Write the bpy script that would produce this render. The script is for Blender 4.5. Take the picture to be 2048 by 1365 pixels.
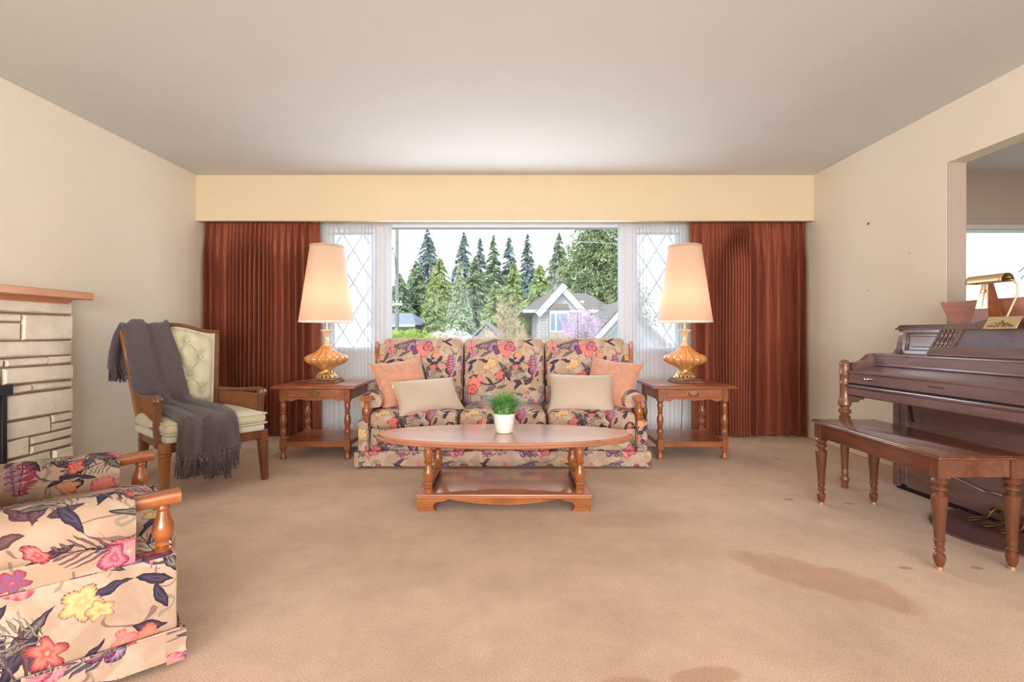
import bpy, bmesh, math, random
from mathutils import Vector, Matrix
import numpy as np
PI = math.pi
R = math.radians
random.seed(7)
sc = bpy.context.scene
for o in list(bpy.data.objects):
    bpy.data.objects.remove(o)
COL = sc.collection

# ---------------------------------------------------------------- camera
cd = bpy.data.cameras.new('camera')
cam = bpy.data.objects.new('camera', cd)
COL.objects.link(cam)
cam.location = (0, 0, 0.975)
cam.rotation_euler = (PI/2, 0, 0)
cd.sensor_width = 36
cd.lens = 36*1000/2048
cd.shift_x = -2/2048
cd.shift_y = -14.5/2048
cd.clip_start = 0.02
cd.clip_end = 400
sc.camera = cam

# ---------------------------------------------------------------- sky
world = bpy.data.worlds.new('sky')
sc.world = world
world.use_nodes = True
wn = world.node_tree
wn.nodes.clear()
wo = wn.nodes.new('ShaderNodeOutputWorld')
bg = wn.nodes.new('ShaderNodeBackground')
tc = wn.nodes.new('ShaderNodeTexCoord')
sx = wn.nodes.new('ShaderNodeSeparateXYZ')
rp = wn.nodes.new('ShaderNodeValToRGB')
wn.links.new(tc.outputs['Generated'], sx.inputs[0])
wn.links.new(sx.outputs[2], rp.inputs[0])
rp.color_ramp.elements[0].position = 0.0
rp.color_ramp.elements[0].color = (0.93, 0.96, 1.0, 1)
rp.color_ramp.elements[1].position = 0.6
rp.color_ramp.elements[1].color = (0.55, 0.74, 1.0, 1)
wn.links.new(rp.outputs[0], bg.inputs[0])
bg.inputs[1].default_value = 2.3
wn.links.new(bg.outputs[0], wo.inputs[0])

# ---------------------------------------------------------------- sun, window daylight and added fill lights
def light(name, kind, loc, rot, power, color, **kw):
    l = bpy.data.lights.new(name, kind)
    l.energy = power
    l.color = color
    for k, v in kw.items():
        setattr(l, k, v)
    o = bpy.data.objects.new(name, l)
    COL.objects.link(o)
    o.location = loc
    o.rotation_euler = rot
    return o
light('sun', 'SUN', (-8, -10, 20), (R(48), 0, R(-28)), 2.0, (1.0, 0.95, 0.86), angle=R(0.6))
# unseen fill light added behind the camera, facing the window wall
light('daylight_rear', 'AREA', (0.0, -4.90, 1.30), (R(90), 0, 0), 510, (1.0, 0.985, 0.97), shape='RECTANGLE', size=5.0, size_y=2.0)
# the picture window itself, daylight coming in
light('daylight_window', 'AREA', (-0.08, 4.80, 1.42), (R(-90), 0, 0), 46, (0.88, 0.94, 1.0), shape='RECTANGLE', size=2.2, size_y=1.1)
# added fill light inside the dining room, no window on that side
light('daylight_dining', 'AREA', (5.9, 2.0, 1.4), (R(90), 0, R(90)), 30, (1.0, 0.97, 0.95), shape='RECTANGLE', size=1.6, size_y=1.4)

sc.view_settings.view_transform = 'Standard'
sc.view_settings.look = 'None'
sc.view_settings.gamma = 1
sc.view_settings.use_curve_mapping = False
sc.view_settings.exposure = 0.0

# ================================================================ helpers
def lin(c):
    c = c/255.0
    return c/12.92 if c <= 0.04045 else ((c+0.055)/1.055)**2.4
def rgb(r, g, b):
    return (lin(r), lin(g), lin(b), 1.0)
def at(px, py, d):
    return Vector(((px-1026)*d/1000, d, 0.975-(py-668)*d/1000))

class MB:
    """collects shapes into one bmesh"""
    def __init__(s):
        s.bm = bmesh.new()
    def _tf(s, vs, M):
        if M is not None:
            bmesh.ops.transform(s.bm, matrix=M, verts=vs)
    def box(s, x0, x1, y0, y1, z0, z1, bevel=0, seg=2, M=None):
        r = bmesh.ops.create_cube(s.bm, size=1)
        vs = r['verts']
        for v in vs:
            v.co = Vector((x0+(v.co.x+.5)*(x1-x0), y0+(v.co.y+.5)*(y1-y0), z0+(v.co.z+.5)*(z1-z0)))
        if bevel:
            es = list({e for v in vs for e in v.link_edges})
            q = bmesh.ops.bevel(s.bm, geom=es, offset=bevel, segments=seg, profile=.5, affect='EDGES')
            vs = list({v for f in q['faces'] for v in f.verts} | {v for v in vs if v.is_valid})
        s._tf(vs, M)
        return vs
    def lathe(s, prof, x=0, y=0, z=0, seg=20, lobes=0, amp=None, cap=True, M=None, rot=0):
        """prof: (r,z) list bottom to top"""
        rings = []
        allv = []
        for i, (r, h) in enumerate(prof):
            ring = []
            for k in range(seg):
                a = 2*PI*k/seg + rot
                rr = r
                if lobes and amp:
                    rr = r*(1-amp[i]*(1-abs(math.cos(lobes*a/2))))
                ring.append(s.bm.verts.new((x+rr*math.cos(a), y+rr*math.sin(a), z+h)))
            rings.append(ring)
            allv += ring
        for a, b in zip(rings, rings[1:]):
            for k in range(seg):
                s.bm.faces.new((a[k], a[(k+1) % seg], b[(k+1) % seg], b[k]))
        if cap:
            s.bm.faces.new(list(reversed(rings[0])))
            s.bm.faces.new(rings[-1])
        s._tf(allv, M)
        return allv
    def prism(s, poly, axis, a, b, M=None):
        """poly: 2D points; axis 'x': (y,z), 'y': (x,z), 'z': (x,y); extruded from a to b"""
        def P(p, t):
            return {'x': (t, p[0], p[1]), 'y': (p[0], t, p[1]), 'z': (p[0], p[1], t)}[axis]
        A = [s.bm.verts.new(P(p, a)) for p in poly]
        B = [s.bm.verts.new(P(p, b)) for p in poly]
        n = len(poly)
        fs = [s.bm.faces.new(A), s.bm.faces.new(list(reversed(B)))]
        for i in range(n):
            fs.append(s.bm.faces.new((A[i], B[i], B[(i+1) % n], A[(i+1) % n])))
        bmesh.ops.recalc_face_normals(s.bm, faces=fs)
        s._tf(A+B, M)
        return A+B
    def tube(s, pts, r, seg=8, cap=True, M=None, flat=1.0):
        pts = [Vector(p) for p in pts]
        n = len(pts)
        rs = r if isinstance(r, (list, tuple)) else [r]*n
        up = Vector((0, 0, 1))
        d0 = (pts[1]-pts[0]).normalized()
        if abs(d0.dot(up)) > .95:
            up = Vector((1, 0, 0))
        side = d0.cross(up).normalized()
        rings = []
        for i in range(n):
            d = (pts[min(i+1, n-1)]-pts[max(i-1, 0)]).normalized()
            side = (side-d*side.dot(d)).normalized()
            u2 = d.cross(side).normalized()
            rings.append([s.bm.verts.new(pts[i]+side*(rs[i]*math.cos(2*PI*k/seg))+u2*(rs[i]*flat*math.sin(2*PI*k/seg))) for k in range(seg)])
        for a, b in zip(rings, rings[1:]):
            for k in range(seg):
                s.bm.faces.new((a[k], a[(k+1) % seg], b[(k+1) % seg], b[k]))
        if cap:
            s.bm.faces.new(list(reversed(rings[0])))
            s.bm.faces.new(rings[-1])
        allv = [v for r_ in rings for v in r_]
        s._tf(allv, M)
        return allv
    def grid(s, fn, nu, nv, M=None, closeu=False):
        V = [[s.bm.verts.new(fn(i/nu, j/nv)) for j in range(nv+1)] for i in range(nu if closeu else nu+1)]
        m = len(V)
        for i in range(nu):
            for j in range(nv):
                s.bm.faces.new((V[i][j], V[(i+1) % m][j], V[(i+1) % m][j+1], V[i][j+1]))
        allv = [v for r_ in V for v in r_]
        s._tf(allv, M)
        return allv
    def cushion(s, cx, cy, cz, hx, hy, hz, r, puff=(0, 0, 0), n=(12, 10, 5), M=None):
        """rounded, puffed upholstery block"""
        vd = {}
        def vert(p):
            k = tuple(round(c, 5) for c in p)
            if k not in vd:
                q = Vector((p[0]*hx, p[1]*hy, p[2]*hz))
                inner = Vector((max(-hx+r, min(hx-r, q.x)), max(-hy+r, min(hy-r, q.y)), max(-hz+r, min(hz-r, q.z))))
                d = q-inner
                if d.length > 1e-9:
                    m = max(abs(d.x), abs(d.y), abs(d.z))
                    q = inner+d.normalized()*m
                u, v, w = p
                q.x += puff[0]*u*(1-v*v)*(1-w*w)
                q.y += puff[1]*v*(1-u*u)*(1-w*w)
                q.z += puff[2]*w*(1-u**4)*(1-v**4)
                vd[k] = s.bm.verts.new(Vector((cx, cy, cz))+q)
            return vd[k]
        def cs(m):
            return [math.sin(PI/2*(-1+2*i/m))*.35+.65*(-1+2*i/m) for i in range(m+1)]
        X, Y, Z = cs(n[0]), cs(n[1]), cs(n[2])
        def face(A, B, f, flip):
            for i in range(len(A)-1):
                for j in range(len(B)-1):
                    q = [vert(f(A[i], B[j])), vert(f(A[i+1], B[j])), vert(f(A[i+1], B[j+1])), vert(f(A[i], B[j+1]))]
                    if flip:
                        q.reverse()
                    try:
                        s.bm.faces.new(q)
                    except ValueError:
                        pass
        face(X, Y, lambda a, b: (a, b, 1), False)
        face(X, Y, lambda a, b: (a, b, -1), True)
        face(X, Z, lambda a, b: (a, -1, b), False)
        face(X, Z, lambda a, b: (a, 1, b), True)
        face(Y, Z, lambda a, b: (1, a, b), False)
        face(Y, Z, lambda a, b: (-1, a, b), True)
        vs = list(vd.values())
        s._tf(vs, M)
        return vs
    def pillow(s, hx, hy, t, pinch=.07, n=16, M=None):
        """throw pillow in the XZ plane, thickness along Y"""
        vs = []
        for sg in (-1, 1):
            V = []
            for i in range(n+1):
                row = []
                for j in range(n+1):
                    u = math.sin(PI/2*(-1+2*i/n)); v = math.sin(PI/2*(-1+2*j/n))
                    x = hx*u*(1-pinch*(1-v*v)); z = hy*v*(1-pinch*(1-u*u))
                    th = t*((1-u*u)*(1-v*v))**.42
                    wr = .006*math.sin(9*u+5*v+sg)*(1-(1-u*u)*(1-v*v))*(1-u**4)*(1-v**4)
                    row.append(s.bm.verts.new((x, sg*(th+wr), z)))
                V.append(row)
                vs += row
            for i in range(n):
                for j in range(n):
                    q = [V[i][j], V[i+1][j], V[i+1][j+1], V[i][j+1]]
                    if sg > 0:
                        q.reverse()
                    s.bm.faces.new(q)
        bmesh.ops.remove_doubles(s.bm, verts=vs, dist=1e-5)
        vs = [v for v in vs if v.is_valid]
        s._tf(vs, M)
        return vs

def obj(name, mb, mat, parent=None, angle=38, uv=None):
    bm = mb.bm if isinstance(mb, MB) else mb
    me = bpy.data.meshes.new(name)
    bm.normal_update()
    if uv is not None:
        lay = bm.loops.layers.uv.new('UVMap')
        for f in bm.faces:
            for l in f.loops:
                l[lay].uv = uv(l.vert.co, f.normal)
    bm.to_mesh(me)
    bm.free()
    if angle is None:
        pass
    else:
        for p in me.polygons:
            p.use_smooth = True
        me.set_sharp_from_angle(angle=R(angle))
    mats = mat if isinstance(mat, (list, tuple)) else [mat]
    for m in mats:
        me.materials.append(m)
    o = bpy.data.objects.new(name, me)
    COL.objects.link(o)
    if parent is not None:
        o.parent = parent
    return o
def thing(name, label, cat, loc=(0, 0, 0), rotz=0, group=None):
    o = bpy.data.objects.new(name, None)
    COL.objects.link(o)
    o.empty_display_size = .1
    o.location = loc
    o.rotation_euler = (0, 0, rotz)
    return tag(o, label, cat, group)
def tag(o, label, cat, group=None):
    o['label'] = label
    o['category'] = cat
    if group:
        o['group'] = group
    return o
def struct(o):
    o['kind'] = 'structure'
    return o
def dup(o, parent=None):
    c = o.copy()
    COL.objects.link(c)
    if parent is not None:
        c.parent = parent
    for ch in list(o.children):
        dup(ch, c)
    return c

# ================================================================ materials
def newmat(name):
    m = bpy.data.materials.new(name)
    m.use_nodes = True
    nt = m.node_tree
    return m, nt, nt.nodes['Principled BSDF']
def N(nt, t, ins=None, **kw):
    n = nt.nodes.new('ShaderNode'+t)
    for k, v in kw.items():
        setattr(n, k, v)
    for k, v in (ins or {}).items():
        if isinstance(v, bpy.types.NodeSocket):
            nt.links.new(v, n.inputs[k])
        else:
            n.inputs[k].default_value = v
    return n
def ramp(nt, fac, stops, interp='LINEAR'):
    n = nt.nodes.new('ShaderNodeValToRGB')
    cr = n.color_ramp
    cr.interpolation = interp
    while len(cr.elements) < len(stops):
        cr.elements.new(.5)
    for e, (p, c) in zip(cr.elements, stops):
        e.position = p
        e.color = c
    nt.links.new(fac, n.inputs[0])
    return n
def bump(nt, b, h, strength, dist):
    n = N(nt, 'Bump', {'Height': h, 'Strength': strength, 'Distance': dist})
    nt.links.new(n.outputs[0], b.inputs['Normal'])
def plain(name, col, rough=.5, metal=0, spec=.5, var=0, vscale=6, bmp=0, bscale=60, sheen=0, coat=0):
    m, nt, b = newmat(name)
    b.inputs['Base Color'].default_value = col
    b.inputs['Roughness'].default_value = rough
    b.inputs['Metallic'].default_value = metal
    b.inputs['Specular IOR Level'].default_value = spec
    if sheen:
        b.inputs['Sheen Weight'].default_value = sheen
    if coat:
        b.inputs['Coat Weight'].default_value = coat
        b.inputs['Coat Roughness'].default_value = .12
    if var or bmp:
        t = N(nt, 'TexCoord')
    if var:
        n = N(nt, 'TexNoise', {'Vector': t.outputs['Object'], 'Scale': vscale, 'Detail': 4})
        d = tuple(c*(1-var) for c in col[:3])+(1,)
        l = tuple(min(1, c*(1+var)) for c in col[:3])+(1,)
        r = ramp(nt, n.outputs[0], [(.3, d), (.7, l)])
        nt.links.new(r.outputs[0], b.inputs['Base Color'])
    if bmp:
        n2 = N(nt, 'TexNoise', {'Vector': t.outputs['Object'], 'Scale': bscale, 'Detail': 3})
        bump(nt, b, n2.outputs[0], bmp, .004)
    return m
def wood(name, dark, light_, rough=.3, axis='x', scale=5, coat=.25):
    m, nt, b = newmat(name)
    t = N(nt, 'TexCoord')
    s = {'x': (.12, 1, 1), 'y': (1, .12, 1), 'z': (1, 1, .12)}[axis]
    mp = N(nt, 'Mapping', {'Vector': t.outputs['Object'], 'Scale': tuple(c*scale for c in s)})
    n1 = N(nt, 'TexNoise', {'Vector': mp.outputs[0], 'Scale': 4, 'Detail': 5, 'Roughness': .6, 'Distortion': .6})
    n2 = N(nt, 'TexNoise', {'Vector': mp.outputs[0], 'Scale': 30, 'Detail': 2})
    a = N(nt, 'Math', {0: n1.outputs[0], 1: .75}, operation='MULTIPLY')
    a = N(nt, 'Math', {0: n2.outputs[0], 1: .25, 2: a.outputs[0]}, operation='MULTIPLY_ADD')
    r = ramp(nt, a.outputs[0], [(.32, dark), (.68, light_)])
    nt.links.new(r.outputs[0], b.inputs['Base Color'])
    b.inputs['Roughness'].default_value = rough
    b.inputs['Coat Weight'].default_value = coat
    b.inputs['Coat Roughness'].default_value = .15
    return m
# ---------------------------------------------------------------- the printed floral upholstery, all in nodes
def floral(name, base, base2, tile=.62, rough=.75, dim=1.0):
    m, nt, b = newmat(name)
    b.inputs['Roughness'].default_value = rough
    b.inputs['Specular IOR Level'].default_value = .2
    def L(a_, b_):
        nt.links.new(a_, b_)
    uv = N(nt, 'UVMap')
    mp = N(nt, 'Mapping', {'Vector': uv.outputs[0], 'Scale': (1/tile, 1/tile, 1)})
    nz = N(nt, 'TexNoise', {'Vector': mp.outputs[0], 'Scale': 14, 'Detail': 2})
    dn = N(nt, 'VectorMath', {0: nz.outputs['Color'], 1: (.5, .5, .5)}, operation='SUBTRACT')
    dn = N(nt, 'VectorMath', {0: dn.outputs[0], 1: (.045, .045, 0)}, operation='MULTIPLY')
    ad = N(nt, 'VectorMath', {0: mp.outputs[0], 1: dn.outputs[0]}, operation='ADD')
    fr = N(nt, 'VectorMath', {0: ad.outputs[0]}, operation='FRACTION')
    P = fr.outputs[0]
    P_ = [P]
    root_nt, root_P = nt, P
    groups = []
    bn = N(nt, 'TexNoise', {'Vector': mp.outputs[0], 'Scale': 3.2, 'Detail': 3, 'Distortion': 1.2})
    br = ramp(nt, bn.outputs[0], [(.40, base), (.58, base2), (.64, base)])
    br.name = 'ground_colour'
    cur = [br.outputs[0]]
    root_c = cur[0]
    count = [0]
    def begin():
        nonlocal nt, P
        nt = bpy.data.node_groups.new('chintz_motifs', 'ShaderNodeTree')
        for nm, tp, io in (('Place', 'NodeSocketVector', 'INPUT'), ('Ground', 'NodeSocketColor', 'INPUT'), ('Colour', 'NodeSocketColor', 'OUTPUT')):
            nt.interface.new_socket(name=nm, in_out=io, socket_type=tp)
        gi = nt.nodes.new('NodeGroupInput')
        P = gi.outputs[0]
        cur[0] = gi.outputs[1]
        count[0] = 0
    def end():
        go = nt.nodes.new('NodeGroupOutput')
        L(cur[0], go.inputs[0])
        groups.append(nt)
    def tick():
        count[0] += 1
        if count[0] > 5:
            end(); begin()
    def over(rp_):
        x = N(nt, 'Mix', data_type='RGBA')
        L(rp_.outputs[1], x.inputs[0])
        L(cur[0], x.inputs[6])
        L(rp_.outputs[0], x.inputs[7])
        cur[0] = x.outputs[2]
    def M_(op, a, b_=None, c=None, clamp=False):
        n = nt.nodes.new('ShaderNodeMath')
        n.operation = op
        n.use_clamp = clamp
        for i, v in enumerate((a, b_, c)):
            if v is None:
                continue
            if isinstance(v, bpy.types.NodeSocket):
                L(v, n.inputs[i])
            else:
                n.inputs[i].default_value = v
        return n.outputs[0]
    def loc(cx, cy, rot, sx_, sy_=None):
        tick()
        chain()
        return N(nt, 'Mapping', {'Vector': P_[0], 'Location': (cx, cy, 0), 'Rotation': (0, 0, R(rot)), 'Scale': (sx_, sy_ or sx_, 1)}, vector_type='TEXTURE').outputs[0]
    def chain():
        # keep the motifs in sequence so that few values are alive at once
        P_[0] = N(nt, 'VectorMath', {0: cur[0], 1: (1e-7, 1e-7, 1e-7), 2: P}, operation='MULTIPLY_ADD').outputs[0]
    def C(c, a=1):
        return (c[0], c[1], c[2], a)
    def flower(cx, cy, rad, n, rot, c0, c1, c2, out, sq=1.0, lob=.26, streak=.05):
        v = loc(cx, cy, rot, rad, rad*sq)
        g = N(nt, 'TexGradient', {'Vector': v}, gradient_type='RADIAL').outputs[1]
        th = M_('MULTIPLY', g, 2*PI)
        r = N(nt, 'VectorMath', {0: v}, operation='LENGTH').outputs['Value']
        cn = M_('ABSOLUTE', M_('COSINE', M_('MULTIPLY', th, n/2)))
        den = M_('MULTIPLY_ADD', cn, lob*1.7, 1-lob*1.7)
        pos = M_('DIVIDE', r, den)
        sk = M_('COSINE', M_('MULTIPLY', th, 7*n))
        pos2 = M_('MULTIPLY_ADD', M_('MULTIPLY', sk, r), streak*2, pos)
        edge = M_('LESS_THAN', pos, 1.0)
        rp_ = ramp(nt, M_('MULTIPLY', pos2, .8), [(0, C(c0)), (.16, C(c1)), (.45, C(c2)), (.66, C(c1)), (.815, C(out))])
        x = N(nt, 'Mix', data_type='RGBA')
        L(edge, x.inputs[0]); L(cur[0], x.inputs[6]); L(rp_.outputs[0], x.inputs[7])
        cur[0] = x.outputs[2]
    def leaf(cx, cy, rot, ln, w, c, vein):
        v = loc(cx, cy, rot, ln)
        s = N(nt, 'SeparateXYZ', {0: v})
        mr = N(nt, 'MapRange', {0: s.outputs[0], 1: 0, 2: 1, 3: 0, 4: PI}).outputs[0]
        sn = M_('SINE', mr)
        ay = M_('ABSOLUTE', s.outputs[1])
        d = M_('MULTIPLY_ADD', sn, -w, ay)
        over(ramp(nt, M_('MULTIPLY_ADD', d, .45/w, .5), [(.0, C(vein)), (.09, C(vein)), (.12, C(c)), (.42, C(vein)), (.485, C(vein)), (.497, C(vein, 0))]))
    def spray(cx, cy, rot, ln, n, lmax, c, vein, slant=.9, duty=.8):
        v = loc(cx, cy, rot, ln)
        s = N(nt, 'SeparateXYZ', {0: v})
        mr = N(nt, 'MapRange', {0: s.outputs[0], 1: 0, 2: 1, 3: .5, 4: PI}).outputs[0]
        Ls = M_('MULTIPLY', M_('SINE', mr), lmax)
        ay = M_('ABSOLUTE', s.outputs[1])
        q = M_('MINIMUM', M_('DIVIDE', ay, M_('MAXIMUM', Ls, .002)), 1.0)
        pr = M_('MULTIPLY', M_('SINE', M_('MULTIPLY', q, PI)), duty)
        ph = M_('MULTIPLY', M_('MULTIPLY_ADD', ay, -slant, s.outputs[0]), n)
        f = M_('MULTIPLY', M_('ABSOLUTE', M_('SUBTRACT', M_('FRACT', ph), .5)), 2)
        d = M_('SUBTRACT', f, pr)
        xin = M_('LESS_THAN', M_('ABSOLUTE', M_('SUBTRACT', s.outputs[0], .5)), .55)
        stem = M_('LESS_THAN', ay, .012)
        a1 = M_('LESS_THAN', d, -.02)
        a = M_('MULTIPLY', M_('MAXIMUM', stem, a1), xin)
        rp_ = ramp(nt, M_('MULTIPLY_ADD', d, .6, .6), [(0, C(c)), (.45, C(c)), (.56, C(vein))])
        x = N(nt, 'Mix', data_type='RGBA')
        L(a, x.inputs[0]); L(cur[0], x.inputs[6]); L(rp_.outputs[0], x.inputs[7])
        cur[0] = x.outputs[2]
    def arc(cx, cy, rad, w, mid, half, c):
        v = loc(cx, cy, 0, rad)
        g = N(nt, 'TexGradient', {'Vector': v}, gradient_type='RADIAL').outputs[1]
        r = N(nt, 'VectorMath', {0: v}, operation='LENGTH').outputs['Value']
        d = M_('COMPARE', r, 1.0, w)
        an = M_('COMPARE', g, mid, half)
        x = N(nt, 'Mix', data_type='RGBA')
        L(M_('MULTIPLY', d, an), x.inputs[0]); L(cur[0], x.inputs[6])
        x.inputs[7].default_value = C(c)
        cur[0] = x.outputs[2]
    k = dim
    def q(r, g, bb):
        c = rgb(r, g, bb)
        return (c[0]*k, c[1]*k, c[2]*k)
    slate, brown, olive = q(84, 74, 92), q(118, 84, 84), q(138, 128, 112)
    dk, dk2 = q(50, 42, 58), q(80, 54, 60)
    pur, lil, pink, mag, cor, och = q(128, 94, 122), q(166, 144, 170), q(216, 134, 138), q(164, 72, 98), q(220, 132, 114), q(206, 166, 112)
    red, yel, dmag = q(190, 76, 80), q(222, 192, 138), q(124, 50, 78)
    # faint sketched strokes of foliage behind the motifs
    for sc_, ds, th, colr, nm in ((2.2, 16, .022, olive, 'X'), (1.8, 20, .022, brown, 'Y')):
        wv = N(nt, 'TexWave', {'Vector': mp.outputs[0], 'Scale': sc_, 'Distortion': ds, 'Detail': 2.5, 'Detail Scale': 1.3}, bands_direction=nm)
        ms = N(nt, 'TexNoise', {'Vector': mp.outputs[0], 'Scale': 3.1 if nm == 'X' else 2.3, 'Detail': 2})
        a_ = M_('MULTIPLY', M_('LESS_THAN', wv.outputs[1], th), M_('GREATER_THAN', ms.outputs[0], .53))
        x = N(nt, 'Mix', data_type='RGBA')
        L(M_('MULTIPLY', a_, .75), x.inputs[0]); L(cur[0], x.inputs[6])
        x.inputs[7].default_value = C(colr)
        cur[0] = x.outputs[2]
    root_c = cur[0]
    begin()
    # stems and branches first
    arc(.36, .50, .20, .07, .27, .19, slate)
    arc(.30, .44, .30, .03, .22, .09, olive)
    arc(.86, .22, .22, .03, .42, .12, brown)
    arc(.56, .16, .34, .02, .40, .10, olive)
    arc(.10, .30, .22, .03, .06, .10, brown)
    arc(.74, .48, .16, .04, .62, .12, brown)
    for a in ((.50, .60, -62, .30, .11, slate, dk), (.46, .63, -48, .30, .08, olive, dk), (.545, .33, 84, .26, .05, brown, dk2), (.58, .35, 70, .24, .05, olive, dk2),
              (.66, .58, 20, .12, .22, slate, dk), (.70, .60, 140, .12, .22, slate, dk), (.71, .57, 215, .13, .22, slate, dk), (.72, .55, -40, .12, .22, brown, dk), (.69, .64, 85, .12, .22, slate, dk), (.75, .62, 50, .12, .2, slate, dk),
              (.82, .30, 40, .15, .2, brown, dk2), (.84, .29, 100, .14, .2, brown, dk2), (.80, .31, 160, .14, .2, slate, dk2), (.86, .25, -10, .12, .2, brown, dk2), (.88, .33, 65, .12, .2, brown, dk2),
              (.93, .42, 120, .15, .18, slate, dk), (.96, .40, 60, .13, .18, brown, dk), (.97, .36, 10, .12, .2, slate, dk), (.90, .38, 180, .13, .2, olive, dk), (.02, .62, 60, .17, .14, olive, dk), (.05, .60, 20, .16, .14, slate, dk),
              (.22, .70, 25, .20, .10, olive, dk), (.20, .66, -15, .18, .10, slate, dk), (.42, .28, 130, .18, .12, slate, dk), (.44, .24, 20, .17, .12, olive, dk), (.68, .22, 60, .18, .13, slate, dk), (.70, .18, -20, .17, .13, brown, dk), (.50, .95, 190, .2, .08, olive, dk), (.80, .94, -30, .18, .10, slate, dk), (.83, .90, 40, .14, .14, brown, dk),
              (.30, .20, 30, .17, .16, olive, dk), (.28, .17, -35, .16, .16, brown, dk), (.07, .47, 70, .16, .13, slate, dk), (.21, .44, 200, .14, .2, brown, dk)):
        leaf(*a)
    spray(.18, .84, 8, .27, 9, .26, slate, dk)
    spray(.62, .42, 52, .24, 5, .40, slate, dk, 1.5, .5)
    spray(.74, .36, 60, .20, 5, .42, olive, dk, 1.5, .5)
    spray(.015, .245, -14, .20, 8, .45, slate, dk, .5, .62)
    spray(.38, .035, 20, .30, 10, .24, slate, dk)
    spray(.60, .12, 12, .22, 5, .40, brown, dk, 1.5, .5)
    spray(.08, .70, 50, .22, 5, .40, slate, dk, 1.5, .5)
    spray(.52, .50, 30, .20, 6, .40, olive, dk, 1.5, .5)
    # wistaria racemes
    spray(.935, .72, -92, .30, 8, .25, mag, dmag, .35, .95)
    spray(.955, .70, -86, .24, 7, .16, lil, pur, .3, .9)
    spray(.10, .93, -82, .24, 7, .25, pink, mag, .35, .95)
    # blossoms
    flower(.41, .84, .105, 3, 30, yel, pur, lil, dk2, .9)
    flower(.46, .80, .075, 3, 80, pur, dmag, pur, dk)
    flower(.57, .80, .115, 3, 95, yel, pink, cor, mag, 1.0)
    flower(.63, .84, .085, 3, 20, pink, mag, pink, dmag)
    flower(.38, .60, .085, 5, 10, yel, och, yel, brown)
    flower(.32, .55, .055, 5, 40, cor, och, yel, brown)
    flower(.735, .72, .06, 5, 20, yel, cor, och, brown)
    flower(.70, .545, .05, 4, 60, yel, red, cor, dk2)
    flower(.49, .43, .085, 5, 55, yel, red, cor, dk2, .8)
    flower(.17, .335, .105, 5, 0, pink, cor, cor, red, .9)
    flower(.13, .245, .08, 5, 30, pink, red, cor, dmag, 1.0)
    flower(.235, .38, .055, 4, 70, yel, cor, pink, red)
    flower(.83, .165, .06, 2, 50, yel, red, pink, dk2, .7)
    flower(.32, .09, .085, 3, 90, yel, pur, lil, dk)
    flower(.37, .075, .06, 3, 30, pur, dmag, pur, dk)
    flower(.52, .085, .085, 3, 90, yel, pink, pink, mag)
    flower(.575, .07, .06, 3, 40, pink, mag, pink, dmag)
    flower(.06, .09, .07, 5, 0, lil, pur, lil, dk2)
    flower(.90, .06, .06, 5, 15, pink, mag, pur, dmag)
    end()
    nt, P = root_nt, root_P
    cur[0] = root_c
    for gq in groups:
        n_ = nt.nodes.new('ShaderNodeGroup')
        n_.node_tree = gq
        L(P, n_.inputs[0]); L(cur[0], n_.inputs[1])
        cur[0] = n_.outputs[0]
    L(cur[0], b.inputs['Base Color'])
    t = N(nt, 'TexNoise', {'Vector': mp.outputs[0], 'Scale': 240, 'Detail': 1})
    bump(nt, b, t.outputs[0], .15, .002)
    return m
M = {}
M['floral'] = floral('floral_chintz', rgb(178, 150, 128), rgb(194, 172, 152))
def recolour(m, name, base, base2):
    c = m.copy(); c.name = name
    r = c.node_tree.nodes['ground_colour'].color_ramp
    for e, col in zip(r.elements, (base, base2, base)):
        e.color = col
    return c
M['floral_chair'] = M['floral']

M['honey_wood'] = wood('honey_wood', rgb(118, 66, 32), rgb(176, 108, 58), .28, 'x', 5)
M['honey_leg'] = wood('honey_wood_turned', rgb(120, 66, 30), rgb(182, 112, 60), .25, 'z', 5)
M['table_top'] = wood('honey_wood_polished', rgb(150, 92, 62), rgb(188, 124, 88), .36, 'x', 4, 1.0)
M['maple'] = wood('warm_maple', rgb(128, 70, 42), rgb(172, 104, 66), .30, 'x', 5)
M['maple_leg'] = wood('warm_maple_turned', rgb(120, 66, 38), rgb(170, 102, 62), .28, 'z', 5)
M['walnut'] = wood('piano_walnut', rgb(84, 58, 54), rgb(118, 86, 82), .38, 'x', 5, 1.0)
M['walnut_leg'] = wood('piano_walnut_turned', rgb(104, 62, 42), rgb(140, 88, 60), .3, 'z', 5)
M['bench_wood'] = wood('bench_walnut', rgb(80, 42, 30), rgb(118, 68, 48), .2, 'y', 5, .5)
M['bench_leg'] = wood('bench_walnut_turned', rgb(82, 45, 28), rgb(120, 71, 44), .28, 'z', 5)
M['chair_wood'] = wood('dark_fruitwood', rgb(88, 50, 30), rgb(132, 80, 48), .35, 'z', 6)
M['chair_wood_gold'] = wood('golden_fruitwood', rgb(132, 84, 40), rgb(170, 112, 58), .35, 'z', 6)  # lighter copy of the frame wood, light painted into the left parts
M['arm_wood'] = wood('orange_maple', rgb(132, 68, 32), rgb(176, 104, 54), .24, 'y', 6, .5)
M['mantel'] = wood('mantel_wood', rgb(196, 132, 94), rgb(216, 154, 114), .4, 'y', 4, .1)
M['cherry'] = wood('planter_cherry', rgb(150, 92, 72), rgb(182, 122, 98), .4, 'x', 5, .1)
M['metro_wood'] = wood('metronome_mahogany', rgb(104, 52, 28), rgb(140, 78, 44), .4, 'z', 7, .1)
M['brass'] = plain('brass', rgb(220, 192, 152), .45, .9)
M['old_brass'] = plain('aged_brass', rgb(150, 122, 84), .35, 1)
M['gold_leaf'] = plain('gilt_metal', rgb(226, 196, 140), .3, .9)
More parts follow.
